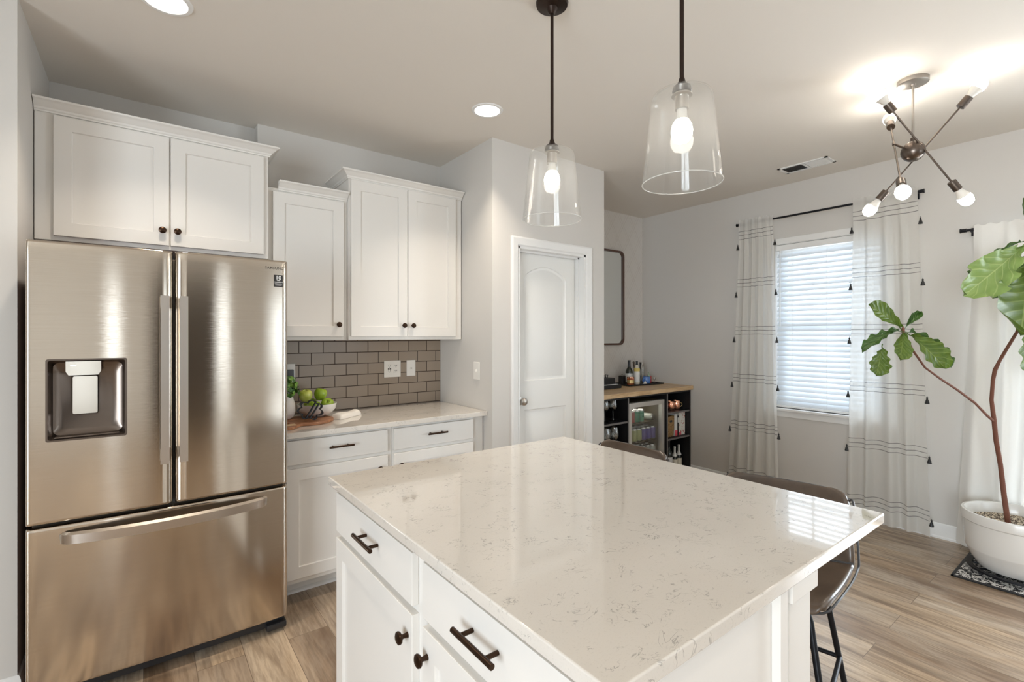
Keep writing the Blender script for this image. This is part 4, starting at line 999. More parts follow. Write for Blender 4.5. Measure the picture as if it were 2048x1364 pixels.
# basket, books
r = thing('wicker_basket', 'woven tan basket with a handle hole on the bar shelf', 'basket', (4.165, 3.0, S_R2 + 0.0006))
mb = MB(); bz = S_R2 + 0.001; w, dp, h = 0.075, 0.105, 0.205
def bk(z, s): return rr_outline(4.165 - w*s, 4.165 + w*s, 2.985 - dp*s, 2.985 + dp*s, 0.02, 4)
RR = [[mb._v((a, c, bz + z)) for a, c in bk(z, s)] for z, s in ((0, 0.90), (0.02, 0.95), (0.10, 0.99), (h-0.004, 1.0), (h, 0.985), (h-0.004, 0.93), (0.02, 0.88))]
mb.skin(RR); mb.build('basket_body', 'wicker', r)
mb = MB(); mb.prism(rr_outline(4.150, 4.192, bz+0.145, bz+0.168, 0.008), 2.8795, 2.8835, lambda a, b, d: (a, d, b)); mb.build('handle_hole', 'slot', r)
for x0, x1, h, m, lb in ((4.242, 4.285, 0.222, 'white', 'tall white book on the bar shelf, leaning by the basket'), (4.290, 4.310, 0.20, 'black', 'thin black book between the white and the printed one'), (4.316, 4.420, 0.235, 'boxprint', 'boxed set with a printed spine at the right of the bar shelf')):
    r = thing('book', lb, 'book', ((x0+x1)/2, 2.98, S_R2 + 0.0006), group='books on the bar shelf')
    z = S_R2 + 0.001; MB().box((x0, 2.885, z), (x1, 3.06, z + h), 0.002).build('cover', m, r)
    if m == 'white': MB().box((x0+0.002, 2.8835, z+0.002), (x1-0.001, 2.8848, z+0.055)).build('spine_band', 'pink', r)
    if m == 'black': MB().box((x0+0.002, 2.8835, z+0.13), (x1-0.002, 2.8848, z+0.18)).build('spine_label', 'white', r)
    if m == 'boxprint': MB().box((x0-0.001, 2.8835, z+0.002), (x0+0.035, 2.8848, z+0.03)).build('spine_band', 'pink', r)
# bottles
def bottle(x, y, z, h, rad, glass, foil, label_m, label, group, neck=0.36, name='wine_bottle', foil_h=0.28, yl=None, cat='bottle'):
    r = thing(name, label, cat, (x, y, z + 0.0006), group=group)
    nr = rad * 0.36; b = h * (1 - neck)
    P0 = [(0.0001, 0), (rad*0.9, 0), (rad, 0.006), (rad, b*0.82), (rad*0.86, b*0.93), (nr*1.5, b*1.06), (nr, b*1.16), (nr*0.92, h-0.012), (nr*1.12, h-0.010), (nr*1.12, h), (0.0001, h)]
    MB().lathe(P0, n=24).build('glass_body', glass, r, local=True)
    if foil:
        fh = h * foil_h
        zs2 = [h - fh, h - fh*0.6, h-0.012, h-0.010, h+0.001]
        def rad_at(zz):
            for (r0, z0), (r1, z1) in zip(P0, P0[1:]):
                if z0 <= zz <= z1 and z1 > z0: return r0 + (r1-r0)*(zz-z0)/(z1-z0)
            return nr
        MB().lathe([(rad_at(min(q, h-0.0005)) + 0.0009 if q < h else nr*1.12, q) for q in zs2] + [(0.0001, h+0.0015)], n=24).build('foil', foil, r, local=True)
    if label_m:
        MB().lathe_open([(rad+0.0008, b*0.14), (rad+0.0008, b*0.70)], n=28).build('label_wrap', label_m, r, local=True)
    return r
for x, h, fo, lm, lb in ((4.115, 0.315, 'blackplastic', 'gold', 'dark bottle with a gold label on the lowest bar shelf, left'), (4.205, 0.31, 'blackplastic', 'white', 'dark bottle with a white label on the lowest bar shelf, second from left'),
                     (4.305, 0.225, 'white', 'cream', 'small bottle with white foil on the lowest bar shelf, third from left'), (4.378, 0.235, 'white', 'cream', 'small bottle with white foil on the lowest bar shelf, rightmost')):
    bottle(x, 2.93, 0.068, h, 0.036 if h > 0.3 else 0.028, 'darkglass', fo, lm, lb, 'bottles on the lowest bar shelf', foil_h=0.25 if h > 0.3 else 0.42)
# tray and the things on it
tr = thing('serving_tray', 'black rectangular tray holding bottles and bar tools', 'tray', (4.16, 3.26, BT))
def loc_tray(a, b): return (4.12 + a*math.cos(-0.10) - b*math.sin(-0.10), 3.255 + a*math.sin(-0.10) + b*math.cos(-0.10))
mb = MB(); mb.T = Matrix.Translation((4.12, 3.255, BT)) @ Matrix.Rotation(-0.10, 4, 'Z')
mb.box((-0.25, -0.135, 0.0006), (0.25, 0.135, 0.005), 0.002)
for a, b in (((-0.25, -0.135), (0.25, -0.128)), ((-0.25, 0.128), (0.25, 0.135)), ((-0.25, -0.135), (-0.243, 0.135)), ((0.243, -0.135), (0.25, 0.135))): mb.box((a[0], a[1], 0.003), (b[0], b[1], 0.016), 0.002)
mb.build('tray_base', 'black', tr)
TZ = BT + 0.0056
def tl_(a, b): p = loc_tray(a, b); return p[0], p[1]
x, y = tl_(-0.195, 0.02)
r = thing('canister', 'black square canister on the tray, leftmost', 'canister', (x, y, TZ)); MB().box((x-0.027, y-0.027, TZ), (x+0.027, y+0.027, TZ+0.092), 0.006).build('canister_body', 'black', r); MB().lathe([(0.0001, 0), (0.011, 0), (0.007, 0.006), (0.009, 0.012), (0.0001, 0.014)], (x, y, TZ+0.092), 16).build('lid_knob', 'nickel', r)
x, y = tl_(-0.150, -0.055)
r = thing('candle_jar', 'amber copper candle jar at the front left of the tray', 'candle', (x, y, TZ)); MB().lathe([(0.0001, 0), (0.034, 0), (0.037, 0.004), (0.037, 0.068), (0.0001, 0.068)], (x, y, TZ), 28).build('jar', 'copper_glass', r); MB().lathe([(0.0001, 0.069), (0.038, 0.069), (0.038, 0.082), (0.0001, 0.083)], (x, y, TZ), 28).build('lid', 'copper', r)
MB().lathe_open([(0.0376, 0.018), (0.0376, 0.052)], (x, y, TZ), 28).build('label_wrap', 'gold', r)
x, y = tl_(-0.085, 0.03); bottle(x, y, TZ, 0.245, 0.037, 'darkglass', 'blackplastic', 'white', 'dark bottle with a white label at the back left of the tray', 'bottles on the bar tray')
x, y = tl_(-0.045, -0.04); bottle(x, y, TZ, 0.238, 0.029, 'cream', 'blackplastic', 'white', 'slim white labelled bottle with a yellow neck band on the tray', 'bottles on the bar tray', neck=0.25, foil_h=0.16)
rr2 = [o for o in COL.objects if o.type == 'EMPTY'][-1]; MB().lathe_open([(0.0302, 0.135), (0.0302, 0.165)], n=24).build('neck_band', 'yellow', rr2, local=True)
x, y = tl_(0.055, 0.045)
r = thing('utensil_holder', 'glass jar of bar tools at the back of the tray', 'jar', (x, y, TZ)); MB().lathe([(0.0001, 0), (0.046, 0), (0.048, 0.006), (0.048, 0.15), (0.0465, 0.15), (0.0465, 0.007), (0.0001, 0.005)], (x, y, TZ), 28).build('glass_jar', 'glass', r)
for k in range(7):
    a = k * 0.9; dx, dy = math.cos(a), math.sin(a); p0 = (x + dx*0.018, y + dy*0.018, TZ+0.010); p1 = (x + dx*0.038, y + dy*0.038, TZ+0.15); p2 = (x + dx*0.045, y+dy*0.045, TZ+0.215 + 0.012*math.sin(3*k))
    mt = ('nickel', 'blackplastic', 'nickel', 'gunmetal')[k % 4]
    mb = MB(); mb.tube([p0, p1], 0.0042, 8); mb.tube([p1, p2], [0.005, 0.0105 if k % 2 else 0.008], 10)
    if k % 3 == 0: mb.lathe([(0.0001, -0.014), (0.011, -0.007), (0.013, 0), (0.009, 0.010), (0.0001, 0.012)], p2, 12)
    tag(mb.build('bar_tool', mt), ['slotted steel bar spoon in the glass jar, front right', 'black handled muddler in the glass jar, front', 'thin steel pick in the glass jar, back', 'dark strainer with a round head in the glass jar, left', 'steel tongs in the glass jar, left front', 'black handled opener in the glass jar, front left', 'steel stirrer in the glass jar, right front'][k], 'bar tool', 'bar tools in the glass jar')
x, y = tl_(0.135, 0.06)
tag(MB().lathe([(0.0001, 0), (0.03, 0), (0.03, 0.005), (0.028, 0.008), (0.028, 0.172), (0.0265, 0.172), (0.0265, 0.01), (0.0001, 0.009)], (x, y, TZ), 24).build('tall_glass', 'glass'), 'tall straight clear glass behind the blue mug', 'glass')
x, y = tl_(0.075, -0.06)
r = thing('mug', 'blue ceramic mug at the front of the bar tray', 'mug', (x, y, TZ)); MB().lathe([(0.0001, 0), (0.030, 0), (0.041, 0.020), (0.042, 0.045), (0.036, 0.075), (0.034, 0.075), (0.039, 0.045), (0.0001, 0.01)], (x, y, TZ), 28).build('cup', 'blue', r)
MB().tube([(x - 0.040 - 0.024*math.sin(PI*k/10), y, TZ + 0.02 + 0.04*k/10) for k in range(11)], 0.0045, 8).build('handle', 'blue', r)
x, y = tl_(0.012, -0.100)
tag(MB().lathe([(0.0001, 0), (0.022, 0), (0.019, 0.012), (0.004, 0.036), (0.0001, 0.037)], (x, y, TZ), 24).build('cone_jigger', 'ceramic'), 'small white cone at the front edge of the tray', 'jigger')
x, y = tl_(0.150, -0.02); bottle(x, y, TZ, 0.115, 0.019, 'greenglass', None, 'white', 'small pale green bottle right of the blue mug', 'bottles on the bar tray', neck=0.3)
x, y = tl_(0.195, 0.01)
r = thing('canister', 'small red tin beside the little stemmed glass', 'canister', (x, y, TZ)); MB().lathe([(0.0001, 0), (0.020, 0), (0.020, 0.058), (0.0001, 0.058)], (x, y, TZ), 20).build('tin_body', 'red', r); MB().lathe([(0.0001, 0.0585), (0.0205, 0.0585), (0.0205, 0.07), (0.0001, 0.071)], (x, y, TZ), 20).build('lid', 'red', r)
x, y = tl_(0.172, 0.062)
tag(MB().lathe([(0.0001, 0), (0.013, 0), (0.013, 0.06), (0.007, 0.078), (0.0001, 0.08)], (x, y, TZ), 16).build('dropper_bottle', 'blackplastic'), 'small black capped bottle behind the red tin', 'bottle')
x, y = tl_(0.228, -0.03)
tag(MB().lathe([(0.0001, 0), (0.014, 0), (0.003, 0.005), (0.003, 0.025), (0.013, 0.035), (0.015, 0.058), (0.0138, 0.058), (0.012, 0.037), (0.0001, 0.028)], (x, y, TZ), 20).build('cordial_glass', 'glass'), 'tiny stemmed glass at the right end of the tray', 'glass')
r = thing('napkin_box', 'black napkin box on a tray at the left of the bar', 'box', (3.55, 3.2, BT))
MB().box((3.40, 3.10, BT+0.0006), (3.692, 3.30, BT+0.035), 0.006).build('box_base', 'black', r)
MB().box((3.44, 3.15, BT+0.035), (3.655, 3.27, BT+0.098), 0.004).build('box_body', 'black', r)
MB().box((3.44, 3.118, BT+0.0352), (3.66, 3.146, BT+0.040), 0.002).build('napkins', 'white', r)
mb = MB()
for k in range(5): mb.tube([(3.50+0.024*k, 3.2, BT+0.096), (3.505+0.028*k, 3.21, BT+0.125 + 0.006*(k % 2))], 0.004, 8)
mb.build('stirrer', 'blackplastic', r)

# ================================================================== THINGS ON THE BACK COUNTER
CT = 0.9145
r = thing('cutting_board', 'round reddish wood serving board with a handle under the apples', 'cutting board', (0.74, 3.02, CT))
mb = MB(); bo = []
for k in range(40): a = 0.42 + (2*PI - 0.84)*k/39 + PI; bo.append((0.145*math.cos(a), 0.145*math.sin(a)))
bo = bo + [(-0.155, 0.035)[:2]] if False else bo
hd = [(-0.16, 0.03), (-0.255, 0.028), (-0.27, 0.0), (-0.255, -0.028), (-0.16, -0.03)]
circ = [(0.150*math.cos(a), 0.150*math.sin(a)) for a in [(-PI + 0.25) + (2*PI - 0.5)*k/40 for k in range(41)]]
mb.T = Matrix.Translation((0.765, 3.01, CT)) @ Matrix.Rotation(0.95, 4, 'Z')
mb.prism(circ + hd, 0.0004, 0.016, lambda a, b, d: (a, b, d)); o = mb.build('board', 'board', r, mods=[('BEVEL', dict(width=0.003, segments=2))])
r = thing('cutting_board', 'pale wooden board edge poking out from under the vase', 'cutting board', (0.60, 2.87, CT))
MB().box((0.575, 2.835, CT+0.0002), (0.672, 2.885, CT+0.018), 0.004).build('board', 'butcher', r)
BZ2 = CT + 0.0166
# vase with herb
vx, vy = 0.652, 3.085
r = thing('potted_herb', 'white vase of leafy green herbs beside the fridge', 'potted plant', (vx, vy, BZ2))
MB().lathe([(0.0001, 0), (0.040, 0), (0.058, 0.012), (0.068, 0.045), (0.066, 0.085), (0.052, 0.140), (0.042, 0.172), (0.040, 0.175), (0.037, 0.172), (0.046, 0.14), (0.0001, 0.10)], (vx, vy, BZ2), 36).build('vase', 'ceramic_matte', r)
rnd = random.Random(3); mbs = [MB(), MB()]; st = MB()
for k in range(270):
    th = rnd.uniform(0, 2*PI); ph = rnd.uniform(0.0, 1.0); R_ = rnd.uniform(0.03, 0.086)
    c = Vector((vx + 0.01 + math.cos(th)*R_*math.cos(ph*1.2 - 0.3)*1.0, vy + math.sin(th)*R_, BZ2 + 0.205 + (ph-0.45)*0.11 - R_*0.25))
    d = (c - Vector((vx, vy, BZ2+0.17))).normalized(); u = d.orthogonal().normalized(); w = d.cross(u); q = Matrix.Rotation(rnd.uniform(0, 6), 3, d); u, w = q @ u, q @ w
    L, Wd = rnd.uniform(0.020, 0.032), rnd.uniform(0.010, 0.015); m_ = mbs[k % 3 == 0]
    vs = [m_._v(p) for p in (c - u*L*0.5, c - u*L*0.1 + w*Wd + d*0.002, c + u*L*0.35 + w*Wd*0.6, c + u*L*0.55 - d*0.003, c + u*L*0.35 - w*Wd*0.6, c - u*L*0.1 - w*Wd + d*0.002)]
    m_._f(vs[:]) 
    if k % 6 == 0: st.tube([(vx + rnd.uniform(-.02, .02), vy + rnd.uniform(-.02, .02), BZ2+0.15), c], 0.0012, 5)
a = mbs[0].build('foliage', 'herb', r, smooth=0); a['kind'] = 'stuff'; b = mbs[1].build('dark_foliage', 'herb2', r, smooth=0); b['kind'] = 'stuff'; st.build('stem', 'herb2', r)  # darker green leaves are scattered through the bunch
# bowl
bx, by = 0.845, 3.085
r = thing('fruit_bowl', 'white ceramic bowl holding green apples', 'bowl', (bx, by, BZ2))
MB().lathe([(0.0001, 0), (0.045, 0), (0.050, 0.004), (0.085, 0.018), (0.108, 0.045), (0.115, 0.078), (0.112, 0.078), (0.104, 0.047), (0.08, 0.022), (0.0001, 0.010)], (bx, by, BZ2), 44).build('bowl', 'ceramic', r)
AP = [(0.0001, 0.008), (0.008, 0.002), (0.016, 0.0), (0.027, 0.008), (0.036, 0.026), (0.039, 0.042), (0.036, 0.058), (0.026, 0.069), (0.015, 0.071), (0.006, 0.064), (0.0001, 0.060)]
APL = ((0.0, -0.048, 0.027, 'apple', (0.2, 0.1, 1), 'green apple at the front of the bowl'), (0.056, 0.022, 0.029, 'apple', (0.75, -0.3, 0), 'green apple at the right of the bowl with its stem forward'),
       (-0.053, 0.032, 0.029, 'apple', (0, 0.2, 2), 'green apple low in the bowl behind the black wire ornament'), (-0.058, -0.024, 0.0905, 'apple2', (0.25, -0.1, 0), 'yellow green apple on top of the pile at the left'),
       (0.006, 0.040, 0.092, 'apple', (0.1, 0.2, 0.5), 'green apple at the top middle of the pile'))
for a_, b_, z, m, rot, lb in APL:
    x = bx + a_*math.cos(YAW) + b_*math.sin(YAW); y = by - a_*math.sin(YAW) + b_*math.cos(YAW)
    r = thing('apple', lb, 'apple', (x, y, BZ2 + z), group='apples in the bowl'); r.rotation_euler = rot
    r.location = Vector((x, y, BZ2 + z + 0.037)) - Euler(rot).to_matrix() @ Vector((0, 0, 0.037))
    MB().lathe(AP, n=28).build('apple_flesh', m, r, local=True)
    MB().tube([(0, 0, 0.060), (0.002, 0, 0.072), (0.005, 0, 0.082)], 0.0016, 6).build('stem', 'apple_stem', r, local=True)
# black scalloped ornament leaning on the bowl
r = thing('wire_ornament', 'black scalloped wire cookie cutter leaning on the apple bowl', 'cookie cutter', (0.765, 2.93, BZ2))
mb = MB(); pts = []; N = 96
fx = lambda a, b, d: Vector((0.768 + a, 2.925 + b*0.36 + d, BZ2 + 0.062 + b*0.90))
def scal(k): a = 2*PI*k/N; q = 0.046 + 0.017*abs(math.sin(3.5*a)); return (q*1.18*math.cos(a), q*math.sin(a))
A = [[mb._v(fx(*scal(k), d) if s else fx(scal(k)[0]*0.88, scal(k)[1]*0.88, d)) for k in range(N)] for s, d in ((1, 0), (1, 0.022), (0, 0.022), (0, 0))]
mb.skin(A, closed=True)
for a0, b0, a1, b1 in ((-0.032, -0.045, 0.034, 0.050), (-0.012, -0.050, 0.046, 0.032)): mb.tube([fx(a0, b0, 0.0), fx((a0+a1)/2, (b0+b1)/2, -0.003), fx(a1, b1, 0)], 0.0052, 8)
mb.build('wire_loop', 'blackmetal', r)
# towel
mb = MB()
def tw(u, v, top=True):
    a = -0.10 + 0.20*u; c = 2*v - 1; e = min(u, 1-u)/0.07
    h = 0.034 * (max(0, 1 - abs(c)**3.2))**0.5 * (min(1, e)**0.4 if u > 0.5 else min(1, e)**0.8) * (0.8 + 0.25*u + 0.12*math.sin(7*u))
    wd = 0.088 * (0.85 + 0.12*math.sin(5*u + 1))
    return (1.012 + a*0.86 - 0.50*wd*c*0.5, 3.045 + a*0.50 + wd*c*0.5, CT + 0.0008 + (h if top else 0))
mb.grid(tw, 40, 20); mb.grid(lambda u, v: tw(u, v, False), 40, 20)
tag(mb.build('dish_towel', 'sheet_white', smooth=70), 'folded cream dish towel on the counter right of the bowl', 'towel')

# ================================================================== CURTAINS
def tassel(x, y, z, parent):
    mb = MB(); mb.tube([(x, y, z+0.03), (x, y, z+0.02)], 0.0015, 6)
    mb.lathe([(0.0001, 0.024), (0.005, 0.021), (0.006, 0.014), (0.004, 0.010), (0.009, -0.002), (0.014, -0.022), (0.012, -0.025), (0.0001, -0.023)], (x, y, z), 14); return mb.build('tassel', 'blackplastic', parent)
def curtain(name, label, x, ya, yb, yc, yd, zt, zb, folds, m, tz=None, seed=0, amp=0.024):
    """ya..yb at the top, yc..yd at the bottom (a > b)"""
    r = thing(name, label, 'curtain', (x, (yc+yd)/2, zb)); rn = random.Random(seed); ph = [rn.uniform(0, 6) for _ in range(4)]
    def pt(u, v):
        e = v**0.7
        y0 = ya + (yc - ya) * (1-v)**1.1; y1 = yb + (yd - yb) * (1-v)**1.1
        f = folds; w = u + 0.035*math.sin(2*PI*u*2 + ph[0])*(1-v*0.6)
        A = amp * (0.55 + 0.95*(1-v)**1.3)
        q = math.sin(2*PI*f*w + ph[1]) + 0.45*math.sin(2*PI*f*1.9*w + ph[2] + 1.2*v) * (0.4+0.6*v)
        tp = max(0, min(1, (v-0.90)/0.06)); A *= 1 - 0.72*tp
        return (x - 0.021*tp + A*q*0.8 + 0.012*(1-v)*math.sin(4*u+ph[3]), y0 + (y1-y0)*u + 0.004*math.sin(40*v + 20*u)*0.3, zb + (zt-zb)*v + (0.006*math.sin(2*PI*f*2*u) if v > 0.99 else 0))
    mb = MB(); mb.grid(pt, 120, 44); mb.build('curtain_panel', m, r, smooth=80)
    if tz:
        for z in tz:
            v = (z + 0.03 - zb) / (zt - zb)
            for u, s in ((0.0, 0.010), (1.0, -0.010)):
                p = pt(u, v); tassel(p[0], p[1] + s, z, r)
    return r
TZs = (2.235, 1.80, 1.385, 0.97, 0.555, 0.12)
ZB = 0.0
def cur_shift(r): pass
curtain('window_curtain', 'white striped curtain with black tassels left of the dining window', 4.375, 2.285, 1.985, 2.40, 1.935, 2.475, 0.02, 5, 'curtain', TZs, 1)
curtain('window_curtain', 'white striped sheer curtain with black tassels at the right of the dining window', 4.375, 1.385, 0.995, 1.425, 0.925, 2.475, 0.02, 4, 'curtain', TZs, 5)
curtain('door_curtain', 'plain white curtain hanging behind the fig tree', 4.395, 0.705, -0.02, 0.80, -0.02, 2.15, 0.02, 6, 'curtain_plain', None, 9, 0.026)
def rod(label, x, y0, y1, z, group=None):
    r = thing('curtain_rod', label, 'curtain rod', (x, (y0+y1)/2, z), group='black curtain rods')
    MB().cyl((x, y0, z), (x, y1, z), 0.0085, n=16).build('rod', 'blackmetal', r)
    for y in (y0, y1):
        s = 1 if y == max(y0, y1) else -1
        mb = MB(); mb.cyl((x, y - s*0.03, z), (x, y, z), 0.0125, n=18); mb.cyl((x, y - s*0.002, z), (x, y + s*0.004, z), 0.015, n=18); mb.build('finial', 'blackmetal', r)
    for y in (max(y0, y1) - 0.055, min(y0, y1) + 0.055):
        mb = MB(); mb.box((x-0.005, y-0.006, z-0.014), (XR-0.002, y+0.006, z-0.006)).box((XR-0.006, y-0.012, z-0.035), (XR-0.001, y+0.012, z+0.02)); mb.build('bracket', 'blackmetal', r)
rod('black curtain rod above the dining window', 4.375, 2.315, 0.965, 2.442)
rod('black curtain rod above the patio door behind the fig tree', 4.395, 0.775, -1.35, 2.128)

# ================================================================== PLANT
tag(MB().box((3.815, -0.20, 0.0005), (4.345, 0.705, 0.010), 0.003).build('floor_mat', 'mat'), 'black and white speckled mat under the fig tree pot', 'mat')
o = [x for x in COL.objects if x.name == 'floor_mat'][0]
bd = MB(); 
for a, b in (((3.805, -0.21), (4.355, -0.195)), ((3.805, 0.70), (4.355, 0.715)), ((3.805, -0.21), (3.820, 0.715)), ((4.340, -0.21), (4.355, 0.715))): bd.box((a[0], a[1], 0.0005), (b[0], b[1], 0.011), 0.002)
bd.build('border', 'black', o)
PC = Vector((4.075, 0.475, 0))
r = thing('plant_caddy', 'black slatted round plant stand under the white pot', 'plant stand', (PC.x, PC.y, 0.011))
mb = MB(); mb.skin([mb.ring((PC.x, PC.y, z), q, (0,0,1), 48) for q, z in ((0.215, 0.034), (0.215, 0.044), (0.190, 0.044), (0.190, 0.034))], closed=True)
for k in range(12): a = PI*k/6 + 0.2; mb.box((PC.x-0.001, PC.y-0.001, 0.036), (PC.x, PC.y, 0.037)); mb.tube([(PC.x + 0.03*math.cos(a), PC.y + 0.03*math.sin(a), 0.039), (PC.x + 0.205*math.cos(a), PC.y + 0.205*math.sin(a), 0.039)], 0.005, 8)
mb.build('stand_top', 'blackmetal', r)
for k in range(4):
    a = PI/4 + PI/2*k; p = (PC.x + 0.185*math.cos(a), PC.y + 0.185*math.sin(a))
    mb = MB(); mb.cyl((p[0]-0.008, p[1], 0.0225), (p[0]+0.008, p[1], 0.0225), 0.0115, n=16); mb.cyl((p[0], p[1], 0.02), (p[0], p[1], 0.036), 0.005, n=10); mb.build('caster', 'blackplastic', r)
PB = 0.0446
fg = thing('fig_tree', 'fiddle leaf fig tree in a wide white pot by the patio curtain', 'potted plant', (PC.x, PC.y, PB))
H_ = 0.375 - PB
pot = MB().lathe([(0.0001, 0), (0.150, 0), (0.162, 0.004), (0.170, 0.012), (0.196, 0.055), (0.218, 0.105), (0.222, 0.112), (0.2235, 0.118), (0.229, 0.19), (0.231, 0.27), (0.233, 0.2705), (0.240, 0.278), (0.242, H_-0.012), (0.238, H_), (0.226, H_), (0.220, H_-0.01), (0.216, 0.24), (0.20, 0.12), (0.0001, 0.05)], (PC.x, PC.y, PB), 72).build('pot', 'ceramic', fg, smooth=35)
MB().lathe([(0.0001, 0.272), (0.1, 0.274), (0.2165, 0.268), (0.2165, 0.262), (0.0001, 0.262)], (PC.x, PC.y, PB), 40).build('gravel_topping', 'gravel', fg)
def V3(u, v, k):   # world point from a sight line and distance, used to read the branch shape off the photo
    t = (u - 1024) / 970.0; return cam.location + (Fv + Rv * t + Vector((0, 0, (672 - v) / 970.0))) * k
trunk = [(2016, 1046, 2.87), (2008, 990, 2.87), (2001, 930, 2.87), (1992, 880, 2.86), (1988, 840, 2.86), (1983, 800, 2.86), (1986, 760, 2.86), (1990, 740, 2.86), (1999, 722, 2.86), (2012, 700, 2.87), (2034, 664, 2.88), (2046, 620, 2.88), (2052, 560, 2.88), (2058, 500, 2.88), (2062, 450, 2.88)]
tr_ = [0.0135, 0.0125, 0.0115, 0.0115, 0.0115, 0.0095, 0.0095, 0.0105, 0.0085, 0.0085, 0.008, 0.008, 0.0075, 0.007, 0.005]
MB().tube([V3(*p) for p in trunk], tr_, 12).build('trunk', 'bark', fg)
MB().tube([V3(*p) for p in ((1987, 842, 2.86), (1975, 832, 2.84), (1950, 806, 2.80), (1915, 780, 2.76), (1880, 757, 2.72), (1850, 735, 2.70), (1825, 700, 2.69), (1806, 664, 2.68), (1806, 654, 2.68))], [0.0075, 0.007, 0.0065, 0.006, 0.0055, 0.0052, 0.006, 0.0075, 0.004], 10).build('branch', 'bark', fg)
def leaf(pb, pt, width, face, m, droop=0.0, cup=0.15, fid=0.55, wav=0.35, nb=0):
    """fiddle leaf from base to tip; face = direction the blade looks to"""
    pb, pt = Vector(pb), Vector(pt); L = (pt - pb).length; d = (pt - pb) / L
    f = Vector(face); f = (f - d * f.dot(d)).normalized(); w = d.cross(f)
    st = 0.10
    def pf(u, v):
        s = (v - 0)  # along blade
        al = st + (1 - st) * s
        wd = math.sin(PI * min(1, s)**(1.25)) ** 0.62 if 0 < s < 1 else 0.0
        wd *= (0.60 + 0.48 * s)
        wd *= 1 - 0.16*math.exp(-((s-0.36)/0.12)**2) * fid
        a = (u - 0.5) * 2
        wave = wav * 0.035 * math.sin(9*s*PI + (1.3 if a > 0 else 0) + nb) * abs(a)**2
        off = f * (-droop * L * (al**2 - al) * 2 + cup * width * a*a + wave*L*1.3)
        return pb + d * (L * al) + w * (a * width * 0.5 * wd * (1 + 0.02*math.sin(17*s + nb))) + off
    mb = MB(); mb.grid(pf, 12, 24, uv=True)
    mb.tube([pb, pb + d*L*st*0.6 - f*0.001, pf(0.5, 0.03)], [0.0028, 0.0026, 0.002], 6)
    return mb.build('leaf', m, fg, smooth=70)
toC = -Fv
up = Vector((0, 0, 1))
n1 = V3(1806, 660, 2.68)
leaf(n1, V3(1736, 608, 2.66), 0.125, toC + 0.5*up - 0.2*Rv, 'leaf', 0.03, 0.16, 0.9, 0.3, 1)
leaf(n1, V3(1840, 628, 2.74), 0.052, toC*0.5 + up + Rv*0.3, 'leaf_dark', 0.05, 0.45, 0.6, 0.6, 2)
leaf(n1, V3(1724, 706, 2.60), 0.080, up + 0.25*toC, 'leaf_dark', 0.16, 0.25, 0.5, 0.7, 3)
leaf(V3(1765, 688, 2.62), V3(1752, 752, 2.60), 0.125, toC + 0.2*up, 'leaf', 0.05, 0.10, 0.3, 1.2, 4)
leaf(n1, V3(1800, 721, 2.60), 0.112, toC + 0.35*up, 'leaf', 0.05, 0.12, 0.2, 0.5, 5)
leaf(V3(1812, 664, 2.66), V3(1892, 738, 2.58), 0.170, toC + 0.45*up, 'leaf', 0.08, 0.14, 0.2, 0.7, 6)
leaf(n1, V3(1902, 736, 2.76), 0.085, up*1.0 + 0.12*toC, 'leaf_dark', 0.20, 0.2, 0.5, 0.6, 7)
MB().lathe([(0.0001, 0), (0.009, 0.003), (0.008, 0.014), (0.0001, 0.026)], n1 - Vector((0, 0, 0.006)), 10).build('bud', 'bark', fg)
# crown at the right, cut by the picture's edge
leaf(V3(2052, 486, 2.88), V3(1926, 592, 2.66), 0.245, toC + 0.35*up + 0.1*Rv, 'leaf_pale', 0.06, 0.10, 0.4, 0.8, 8)
leaf(V3(2056, 478, 2.90), V3(1938, 548, 2.98), 0.075, up + 0.1*toC, 'leaf_dark', 0.10, 0.2, 0.5, 0.5, 9)
leaf(V3(2062, 500, 2.88), V3(1984, 598, 2.90), 0.120, up*0.7 + toC*0.8, 'leaf_dark', 0.12, 0.2, 0.4, 0.7, 10)
leaf(V3(2050, 522, 2.86), V3(2040, 672, 2.62), 0.420, toC + 0.15*up - 0.15*Rv, 'leaf', 0.06, 0.10, 0.1, 0.5, 11)
leaf(V3(2052, 630, 2.88), V3(2062, 770, 2.72), 0.200, toC + 0.1*up, 'leaf', 0.05, 0.12, 0.3, 0.6, 12)
leaf(V3(2060, 474, 2.88), V3(2046, 396, 2.80), 0.085, toC*0.3 + Rv*1.0, 'leaf_dark', -0.05, 0.2, 0.4, 0.5, 13)
leaf(V3(2060, 480, 2.88), V3(2140, 420, 2.65), 0.20, toC + 0.4*up, 'leaf', 0.06, 0.1, 0.4, 0.6, 14)
leaf(V3(2060, 500, 2.88), V3(2170, 560, 2.7), 0.22, toC + 0.5*up, 'leaf', 0.1, 0.1, 0.4, 0.6, 15)

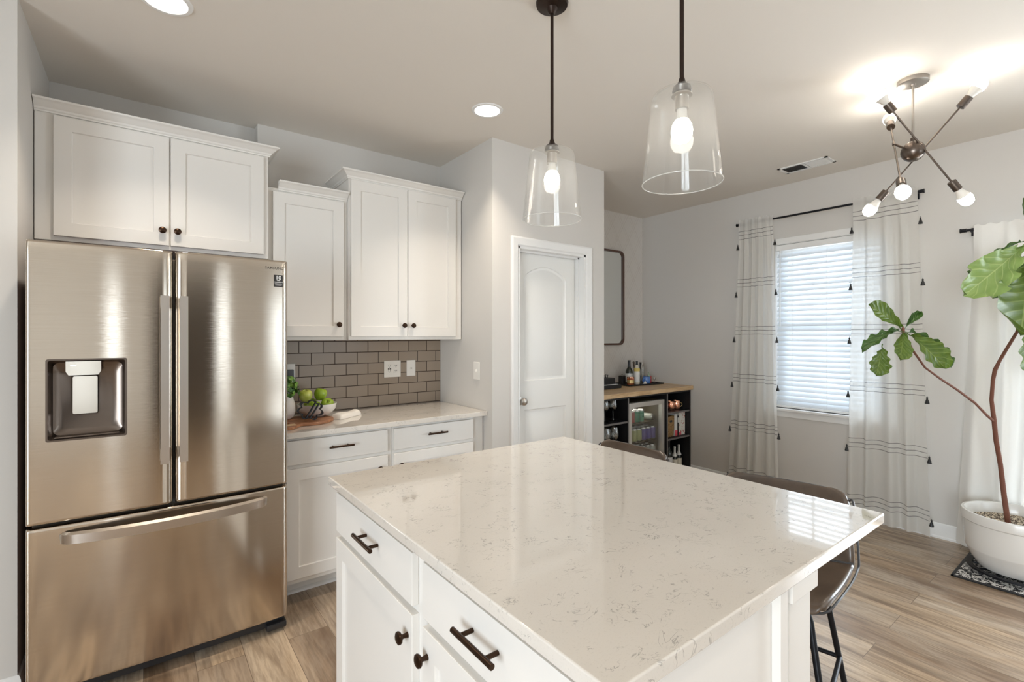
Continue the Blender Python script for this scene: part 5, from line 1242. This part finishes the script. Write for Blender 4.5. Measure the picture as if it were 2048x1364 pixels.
# ================================================================== STOOLS
def stool(loc, rz, label):
    r = thing('bar_stool', label, 'bar stool', loc, rz, group='leather bar stools at the island')
    C = [(-0.215, 0.515), (-0.208, 0.535), (-0.13, 0.545), (0.0, 0.540), (0.11, 0.540), (0.17, 0.556), (0.200, 0.605), (0.214, 0.67), (0.226, 0.75), (0.236, 0.812), (0.240, 0.826)]
    Wd = [0.195, 0.205, 0.222, 0.235, 0.242, 0.245, 0.245, 0.240, 0.232, 0.222, 0.212]
    def cr(arr, t):
        t = t * (len(arr)-1); i = min(int(t), len(arr)-2); f = t - i
        g = lambda k: arr[max(0, min(len(arr)-1, k))]
        def h(a, b, c, d): return 0.5*((2*b) + (-a+c)*f + (2*a-5*b+4*c-d)*f*f + (-a+3*b-3*c+d)*f**3)
        if isinstance(arr[0], tuple): return tuple(h(g(i-1)[k], g(i)[k], g(i+1)[k], g(i+2)[k]) for k in range(2))
        return h(g(i-1), g(i), g(i+1), g(i+2))
    def pt(u, v):
        x, z = cr(C, v); w = cr(Wd, v); a = (u-0.5)*2; rnd_ = 1.0
        if v < 0.08: rnd_ = 0.93 + 0.07*(v/0.08)
        s = max(0, min(1, (v-0.42)/0.22)); s = s*s*(3-2*s)      # 0 seat, 1 back
        z2 = z + (1-s)*0.030*abs(a)**2.5 - 0.032*max(0, (abs(a)-0.80)/0.20)**2 * max(0, (v-0.85)/0.15)
        x2 = x - s*(0.050 - 0.022*max(0, (v-0.6)/0.4))*abs(a)**2.4
        return (x2, a*w*rnd_, z2)
    mb = MB(); mb.grid(pt, 20, 36)
    sh = mb.build('seat_shell', 'leather', r, local=True, smooth=80, mods=[('SOLIDIFY', dict(thickness=0.028, offset=0.0)), ('SUBSURF', dict(levels=1, render_levels=2))])
    mb = MB(); out = [pt(0, k/40) for k in range(41)] + [pt(k/16, 1) for k in range(1, 17)] + [pt(1, 1-k/40) for k in range(1, 41)] + [pt(1-k/16, 0) for k in range(1, 16)]
    cen = Vector((0.0, 0, 0.6)); mb.tube([Vector(p) + Vector((0, 0.013 if p[1] > 0.05 else (-0.013 if p[1] < -0.05 else 0), 0)) for p in out], 0.004, 8, closed=True); mb.build('piping', 'leather_edge', sh, local=True)
    mb = MB()
    for dv in (0.0, 0.012): mb.tube([Vector(pt(k/20, 0.50+dv)) + Vector((-0.0135, 0, 0.0105)) for k in range(21)], 0.0022, 6)
    mb.build('seam', 'leather_edge', sh, local=True)
    MB().box((-0.13, -0.13, 0.512), (0.13, 0.13, 0.532), 0.004).build('seat_plate', 'blackmetal', r, local=True)
    for sx in (-1, 1):
        for sy in (-1, 1):
            MB().tube([(sx*0.135 + 0.01, sy*0.125, 0.525), (sx*0.15 + 0.01, sy*0.15, 0.47), (sx*0.215 + 0.01, sy*0.225, 0.0)], 0.0105, 12).build('leg', 'blackmetal', r, local=True)
    q = 0.19; zf = 0.20; k = 0.190
    mb = MB(); c = [(-k+0.01, -0.196, zf), (k+0.01, -0.196, zf), (k+0.01, 0.196, zf), (-k+0.01, 0.196, zf)]
    for i in range(4): mb.cyl(c[i], c[(i+1) % 4], 0.0085, n=10)
    mb.build('footrest', 'blackmetal', r, local=True)
    return r
s1 = stool((1.872, 0.862, 0), 0.22, 'brown leather bar stool at the near end of the island, by the corner post')
dup(s1, (1.885, 1.690, 0), -0.03, 'brown leather bar stool at the far end of the island, in front of the bar')
